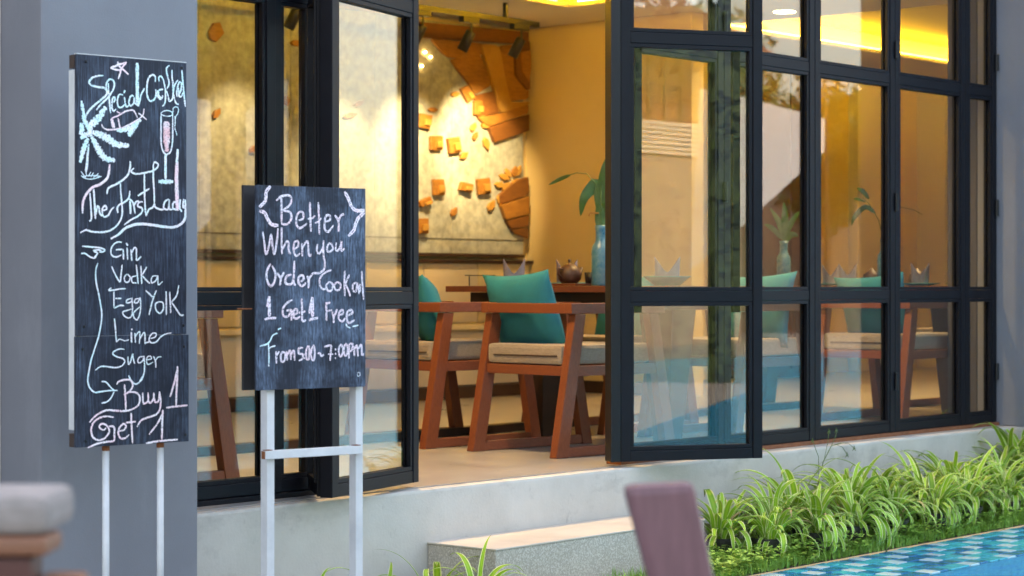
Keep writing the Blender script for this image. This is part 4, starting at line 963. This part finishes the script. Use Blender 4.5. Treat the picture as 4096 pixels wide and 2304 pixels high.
# ================= PLANTS =================
LM = []
rl = random.Random(11)
for i in range(20):
    Ln = rl.uniform(.30, .46); up = rl.uniform(.15, 1.0) ** .9; dr = rl.uniform(.9, 2.0) * (1.25 - up * .72); pts = []
    x = y = 0; ang = R(38 + 48 * up)
    seg = 7
    for s in range(seg + 1):
        pts.append((0 + .01 * math.sin(i + s * .5), x, y))
        x += math.cos(ang) * Ln / seg; y += math.sin(ang) * Ln / seg
        ang -= dr * (1.4 / seg) * (1 + s * .35)
    LM.append((leaf_mesh('leaf', pts, rl.uniform(.017, .030), M['spider'], .35), up))
DRY = LM[3][0].copy(); DRY.materials[0] = M['dryleaf']
UPR = [m for m, u in LM if u > .8] or [LM[0][0]]
def spider(x, y, label, n=46, s=1.0, pot=True, group='spider plants in black pots along the plinth', seed=0, lean=(0, -.0)):
    r = random.Random(seed); s *= r.uniform(.88, 1.14); n = int(n * r.uniform(.75, 1.15)); t = thing('spider_plant', label, 'spider plant', (x, y, GZ + .004), 0, group)
    zz = 0
    if pot:
        MB().lathe([(.001, 0), (.060, 0), (.070, .085), (.077, .085), (.078, .102), (.071, .102), (.069, .09), (.067, .078), (.001, .078)], 24).build('pot', M['nursery'], t, 0)
        zz = .078
    for k_ in range(n):
        me = r.choice(LM)[0] if k_ > n * .12 else r.choice(UPR)
        if r.random() < .035: me = DRY
        a = r.uniform(0, 2 * math.pi); rr = r.uniform(0, .05)
        put('leaf', me, t, (rr * math.cos(a + 1.57), rr * math.sin(a + 1.57), zz), (r.uniform(-.35, .25), r.uniform(-.15, .15), a), (r.uniform(.8, 1.35),) + (s * .88 * r.uniform(.72, 1.1),) * 2)
    return t
row = [(7.50, 5.22, 56, .85, 'spider plant touching the right end of the step'), (7.78, 5.14, 96, 1.0, 'second spider plant from the step, with tall upright blades'),
       (8.08, 5.22, 96, 1.0, 'spider plant below the first closed glass panels, third from the step'), (8.42, 5.16, 96, 1.05, 'spider plant with wide arching leaves, fourth from the step'),
       (8.78, 5.22, 96, 1.0, 'spider plant in the middle of the row, fifth from the step'), (9.12, 5.16, 96, 1.05, 'sixth spider plant from the step, below the third glass panel'),
       (9.50, 5.22, 96, 1.1, 'seventh spider plant from the step, below the fourth glass panel'), (9.90, 5.16, 96, 1.05, 'spider plant third from the right pillar base'),
       (10.28, 5.12, 96, 1.05, 'spider plant second from the right frame edge'), (10.40, 4.86 + .12, 96, 1.1, 'spider plant on the pool side of the row near the right edge'),
       (10.72, 4.62 - .0 + .02, 0, 1, '')]
for i, (x, y, n, s, l) in enumerate(row):
    if n: spider(x, y, l, n, s, seed=20 + i)
for i, (x, y, n, s_2, l) in enumerate(((7.62, 5.06, 50, .8, 'low spider plant on the pool side, nearest the step'), (7.95, 5.03, 84, .85, 'low drooping spider plant on the pool side, second from the step'),
        (8.27, 5.04, 84, .85, 'low drooping spider plant on the pool side, below the second closed panel'), (8.62, 5.04, 84, .9, 'low drooping spider plant on the pool side, below the thin flowering weed'),
        (8.98, 5.03, 84, .9, 'low drooping spider plant on the pool side, middle of the row'), (9.33, 5.04, 84, .95, 'low drooping spider plant on the pool side, below the third panel'),
        (9.72, 5.03, 84, .95, 'low drooping spider plant on the pool side, below the fourth panel'), (10.1, 5.0, 84, .95, 'low drooping spider plant on the pool side, second from the right edge'))):
    spider(x, y, l, n, s_2, seed=60 + i)
big = thing('spider_plant', 'tallest spider plant in a raised black trough at the right edge', 'spider plant', (10.42, 5.33, GZ + .004), 0, 'spider plants in black pots along the plinth')
MB().lathe([(.001, 0), (.10, 0), (.12, .14), (.135, .14), (.135, .165), (.118, .165), (.116, .13), (.001, .12)], 28).build('pot', M['nursery'], big)
r_ = random.Random(99)
for q in range(90):
    a = r_.uniform(0, 6.283); put('leaf', r_.choice(LM)[0], big, (.03 * math.cos(a), .03 * math.sin(a), .12), (r_.uniform(-.35, .2), 0, a), (1.4, 1.12, 1.12))
spider(5.76, 5.30, 'small spider plant growing at the left corner of the step', 26, .78, False, 'spider plants growing in the ground left of the step', 71)
spider(5.70, 5.02, 'bright spider plant in front of the left side of the step', 34, .85, False, 'spider plants growing in the ground left of the step', 72)
spider(5.34, 5.16, 'low spider plant at the bottom edge, right of the small sign legs', 28, .8, False, 'spider plants growing in the ground left of the step', 73)
spider(5.10, 5.22, 'low spider plant just behind the right leg of the small sign', 22, .7, False, 'spider plants growing in the ground left of the step', 74)

# thin flowering weed
wd = thing('flowering_weed', 'thin flowering weed rising above the spider plants against the pale plinth', 'weed', (8.35, 5.30, GZ + .004))
W0 = [(0, 0, 0), (.03, 0, .22), (.09, 0, .36), (.16, .0, .43), (.24, -.01, .44)]
MB().tube(W0, .0022, 6).build('stem', M['leafA'], wd)
for bb, ee in (((.05, 0, .29), (.03, .02, .46)), ((.10, 0, .375), (.14, 0, .50)), ((.16, 0, .43), (.22, .01, .50)), ((.2, 0, .435), (.30, 0, .38)), ((.24, -.01, .44), (.33, -.02, .41))):
    MB().tube([bb, ((bb[0] + ee[0]) / 2 + .01, bb[1], (bb[2] + ee[2]) / 2 + .01), ee], .0014, 5).build('twig', M['leafA'], wd)
    bq = MB()
    for a in range(6): bq.tube([ee, (ee[0] + .014 * math.cos(a * 1.05), ee[1] + .006 * math.sin(a * 2), ee[2] + .014 * math.sin(a * 1.05))], [.0025, .001], 4)
    bq.build('seed_head', M['leafA'], wd)

# grass and ground cover between pots and pool
gm = mat('grass_blade', (.12, .27, .03), .5, (.26, .46, .07), 9, .7)
G = MB(); rg = random.Random(5)
def blade(x, y, h, w, a, ln):
    dx, dy = math.cos(a), math.sin(a); px_, py_ = -dy * w, dx * w
    G.add([(x - px_, y - py_, GZ), (x + px_, y + py_, GZ), (x + px_ * .7 + dx * ln * .4, y + py_ * .7 + dy * ln * .4, GZ + h * .65), (x - px_ * .7 + dx * ln * .4, y - py_ * .7 + dy * ln * .4, GZ + h * .65), (x + dx * ln, y + dy * ln, GZ + h)], [(0, 1, 2, 3), (3, 2, 4)])
for q in range(30000):
    if q % 5: x = rg.uniform(7.0, 11.5); y = 4.885 + (rg.random() ** 1.3) * .55
    else: x = rg.uniform(4.9, 7.2); y = rg.uniform(4.885, 5.12)
    cl = .5 + .9 * max(0, mnoise.noise(Vector((x * 4, y * 5, 0))) + .35)
    blade(x, y, rg.uniform(.02, .07) * cl, rg.uniform(.0012, .003), rg.uniform(0, 6.28), rg.uniform(.005, .05))
tag(G.build('grass', gm), 'low green grass between the plant pots and the pool edge', 'grass', kind='stuff')
# small broad-leaved ground cover
G2 = MB()
for q in range(4200):
    x = rg.uniform(7.0, 11.3); y = rg.uniform(4.88, 5.3); z = GZ + rg.uniform(.01, .09)
    for k_ in range(4):
        a = rg.uniform(0, 6.28); l_ = rg.uniform(.012, .03); w_ = l_ * .35; dx, dy = math.cos(a), math.sin(a); up = rg.uniform(-.3, .8)
        G2.add([(x, y, z), (x + dx * l_ * .5 - dy * w_, y + dy * l_ * .5 + dx * w_, z + up * l_ * .5), (x + dx * l_, y + dy * l_, z + up * l_ * .6), (x + dx * l_ * .5 + dy * w_, y + dy * l_ * .5 - dx * w_, z + up * l_ * .5)], [(0, 1, 2, 3)])
tag(G2.build('ground_cover', mat('herb_leaf', (.17, .36, .05), .5, (.34, .54, .10), 14, .7)), 'small bright leafy weeds among the grass by the pool', 'ground cover', kind='stuff')

# ================= ACROSS THE POOL (seen as reflections in the glass) =================
hs = thing('house', 'red-roofed house across the pool, reflected in the panes behind the open right door', 'house', (31.2, -13.5, GZ), 0)
MB().box((0, -3.6, 0), (5.0, 0, 3.72)).build('wall', M['housewall'], hs)
MB().box((.0, -3.5, 3.722), (5.0, -.08, 5.85)).build('upper_wall', M['redwood'], hs)
for i in range(9): MB().box((.25 + i * .54, -.078, 4.42), (.36 + i * .54, -.03, 5.82)).build('post', M['darktrim'] if i % 2 else M['brownwood'], hs)
slm = MB().box((0, 0, 0), (5.0, .03, .055)).mesh('slat', M['slat'])
for i in range(7): put('slat', slm, hs, (0, .01, 3.76 + i * .095))
rf = MB().prism([(-.5, .75, 5.75), (-.5, -1.8, 7.2), (-.5, -4.4, 5.75), (-.5, -4.2, 5.65), (-.5, -1.8, 7.0), (-.5, .65, 5.65)], (6, 0, 0)).build('roof', M['terracotta'], hs)
rt2 = MB()
for i in range(29):
    x = -.48 + i * .21
    rt2.tube([(x, .76, 5.77), (x, -1.8, 7.23)], .055, 6)
tag(rt2.build('roof_tile', M['terracotta'], rf), kind='stuff')
tag(MB().box((8, -19, GZ), (60, -18.6, 3.2)).build('garden_wall', M['gwall']), 'brown garden wall beyond the pool, seen reflected in the glass', 'garden wall')
def sail(pts, th, label):
    t = thing('shade_sail', label, 'shade sail', (pts[0][0], pts[0][1], 0), 0, 'white shade sails across the pool')
    o = Vector((pts[0][0], pts[0][1], 0)); P = [Vector(p) - o for p in pts]
    MB().prism(P, (.02, .02, 0)).build('cloth', M['sail'], t)
    for p in (P[1], P[2]):
        MB().tube([(p.x + .08, p.y + .0, GZ), (p.x + .08, p.y, max(p.z, 1) + .15)], .025, 10).build('post', M['black'], t)
# each sail's reflected outline was measured; mirrored positions across the glass line y = 5.6
def mir(px, py, dist, y0=5.6):
    r = ray(px, py); p_ = EYE + r * dist; return (p_.x, 2 * y0 - p_.y, p_.z)
sail([mir(2800, 372, 26), mir(2915, 392, 26), mir(3290, 490, 27.5), mir(3290, 620, 27.5), mir(2910, 965, 26), mir(2760, 1090, 26)], .02, 'large white shade sail reflected in the glass right of the open door')
sail([mir(700, 400, 25, 5.665), mir(803, 413, 25, 5.665), mir(905, 440, 25, 5.665), mir(905, 825, 25, 5.665), mir(803, 925, 25, 5.665), mir(700, 1020, 25, 5.665)], .02, 'white shade sail reflected in the left edge of the fixed glass')
sail([mir(985, 468, 26, 5.665), mir(1110, 330, 26, 5.665), mir(1270, 375, 26, 5.665), mir(1290, 560, 26, 5.665), mir(1180, 750, 26, 5.665), mir(985, 740, 26, 5.665)], .02, 'white shade sail reflected behind the small chalkboard')

def crown_mesh(name, m, n, rx, rz, leaf, seed):
    r = random.Random(seed); vs = []; fs = []
    cl = [(Vector((r.gauss(0, .45) * rx, r.gauss(0, .45) * rx, r.gauss(0, .4) * rz)), r.uniform(.22, .45) * rx) for _ in range(26)]
    for i in range(n):
        c, rad = r.choice(cl); d = Vector((r.gauss(0, 1), r.gauss(0, 1), r.gauss(0, 1))).normalized() * rad * r.uniform(.5, 1.05)
        p = c + d; a = Vector((r.uniform(-1, 1), r.uniform(-1, 1), r.uniform(-1, .4))).normalized(); b = a.orthogonal().normalized()
        l = leaf * r.uniform(.6, 1.4); k = len(vs); vs += [p, p + a * l * .5 + b * l * .25, p + a * l, p + a * l * .5 - b * l * .25]; fs.append((k, k + 1, k + 2, k + 3))
    me = bpy.data.meshes.new(name); me.from_pydata([tuple(v) for v in vs], [], fs); me.materials.append(m); return me
CM = [crown_mesh('crown', M['leafA'], 9000, 2.4, 1.9, .22, 1), crown_mesh('crown', M['leafB'], 9000, 2.6, 2.1, .2, 2)]
trunkm = MB().tube([(0, 0, 0), (.1, 0, 1.4), (-.05, .1, 3.2), (.1, 0, 4.6)], [.2, .15, .11, .05], 10).mesh('trunk', M['trunk'], 0, True)
limbm = MB().tube([(0, .05, 2.4), (.7, .3, 3.6), (1.2, .6, 4.6)], [.08, .05, .02], 8).mesh('limb', M['trunk'], 0, True)
hr = random.Random(8); hv = []; hf = []
for i in range(26000):
    x = hr.uniform(-1, 17); y = -11.2 + hr.uniform(-1.3, .25) ; z = hr.uniform(GZ, 4.6 + .5 * mnoise.noise(Vector((x * .6, 0, 0))))
    a = Vector((hr.uniform(-1, 1), hr.uniform(-1, 1), hr.uniform(-1, .4))).normalized(); bb = a.orthogonal().normalized(); l = hr.uniform(.10, .24); p_ = Vector((x, y, z)); k_ = len(hv)
    hv += [p_, p_ + a * l * .5 + bb * l * .3, p_ + a * l, p_ + a * l * .5 - bb * l * .3]; hf.append((k_, k_ + 1, k_ + 2, k_ + 3))
hedge = thing('hedge', 'tall dark green hedge beyond the pool, darkening the open right door glass', 'hedge', (0, 0, 0))
MB().box((-.9, -12.4, GZ), (16.9, -11.3, 4.2)).build('core', M['leafB'], hedge)
MB().add(hv, hf).build('leaves', M['leafB'], hedge)
hedge.children[-1]['kind'] = 'stuff'
hv = []; hf = []
for i in range(36000):
    x = hr.uniform(8, 62); y = -20.6 + hr.uniform(-1.2, .3); z = hr.uniform(2.4, 5.3 + .8 * mnoise.noise(Vector((x * .5, 3, 0))))
    a = Vector((hr.uniform(-1, 1), hr.uniform(-1, 1), hr.uniform(-1, .4))).normalized(); bb = a.orthogonal().normalized(); l = hr.uniform(.16, .4); p_ = Vector((x, y, z)); k_ = len(hv)
    hv += [p_, p_ + a * l * .5 + bb * l * .3, p_ + a * l, p_ + a * l * .5 - bb * l * .3]; hf.append((k_, k_ + 1, k_ + 2, k_ + 3))
hedge2 = thing('hedge', 'long green hedge rising above the brown garden wall', 'hedge', (0, 0, 0))
MB().box((8, -21.8, GZ), (62, -20.8, 4.6)).build('core', M['leafB'], hedge2)
MB().add(hv, hf).build('leaves', M['leafA'], hedge2)
hedge2.children[-1]['kind'] = 'stuff'
trees = [(9.5, -19.5, 1.1, 0), (5.2, -20, .95, 1), (13.5, -21, 1.15, 1), (18, -21, 1.0, 0), (22, -20.5, 1.2, 1), (26, -21, 1.1, 0), (30, -20, 1.25, 1), (34.5, -20, 1.2, 0), (38, -22, 1.3, 1), (43, -21, 1.2, 0), (40.5, -14.5, .86, 0), (47, -14, .9, 1), (-6, -14, 1.2, 1), (-14, -8, 1.3, 0)]
plc = ['behind the middle of the tall hedge', 'behind the left end of the tall hedge', 'behind the right end of the tall hedge', 'just right of the tall hedge', 'second to the right of the tall hedge', 'in the middle behind the garden wall', 'behind the garden wall, right of the middle', 'third from the right end of the wall', 'second from the right end of the wall', 'at the right end of the garden wall', 'standing this side of the garden wall near the pool', 'larger one this side of the garden wall', 'behind the camera on the left', 'furthest behind the camera on the left']
for i, (x, y, s, k_) in enumerate(trees):
    t = thing('tree', f'{"light" if k_ == 0 else "dark"} green leafy tree {plc[i]}', 'tree', (x, y, GZ), i * 1.3, 'trees across the pool'); t.scale = (s, s, s)
    put('trunk', trunkm, t); put('limb', limbm, t); put('limb', limbm, t, None, (0, 0, 2.4)); put('crown', CM[k_], t, (0, 0, 5.2))
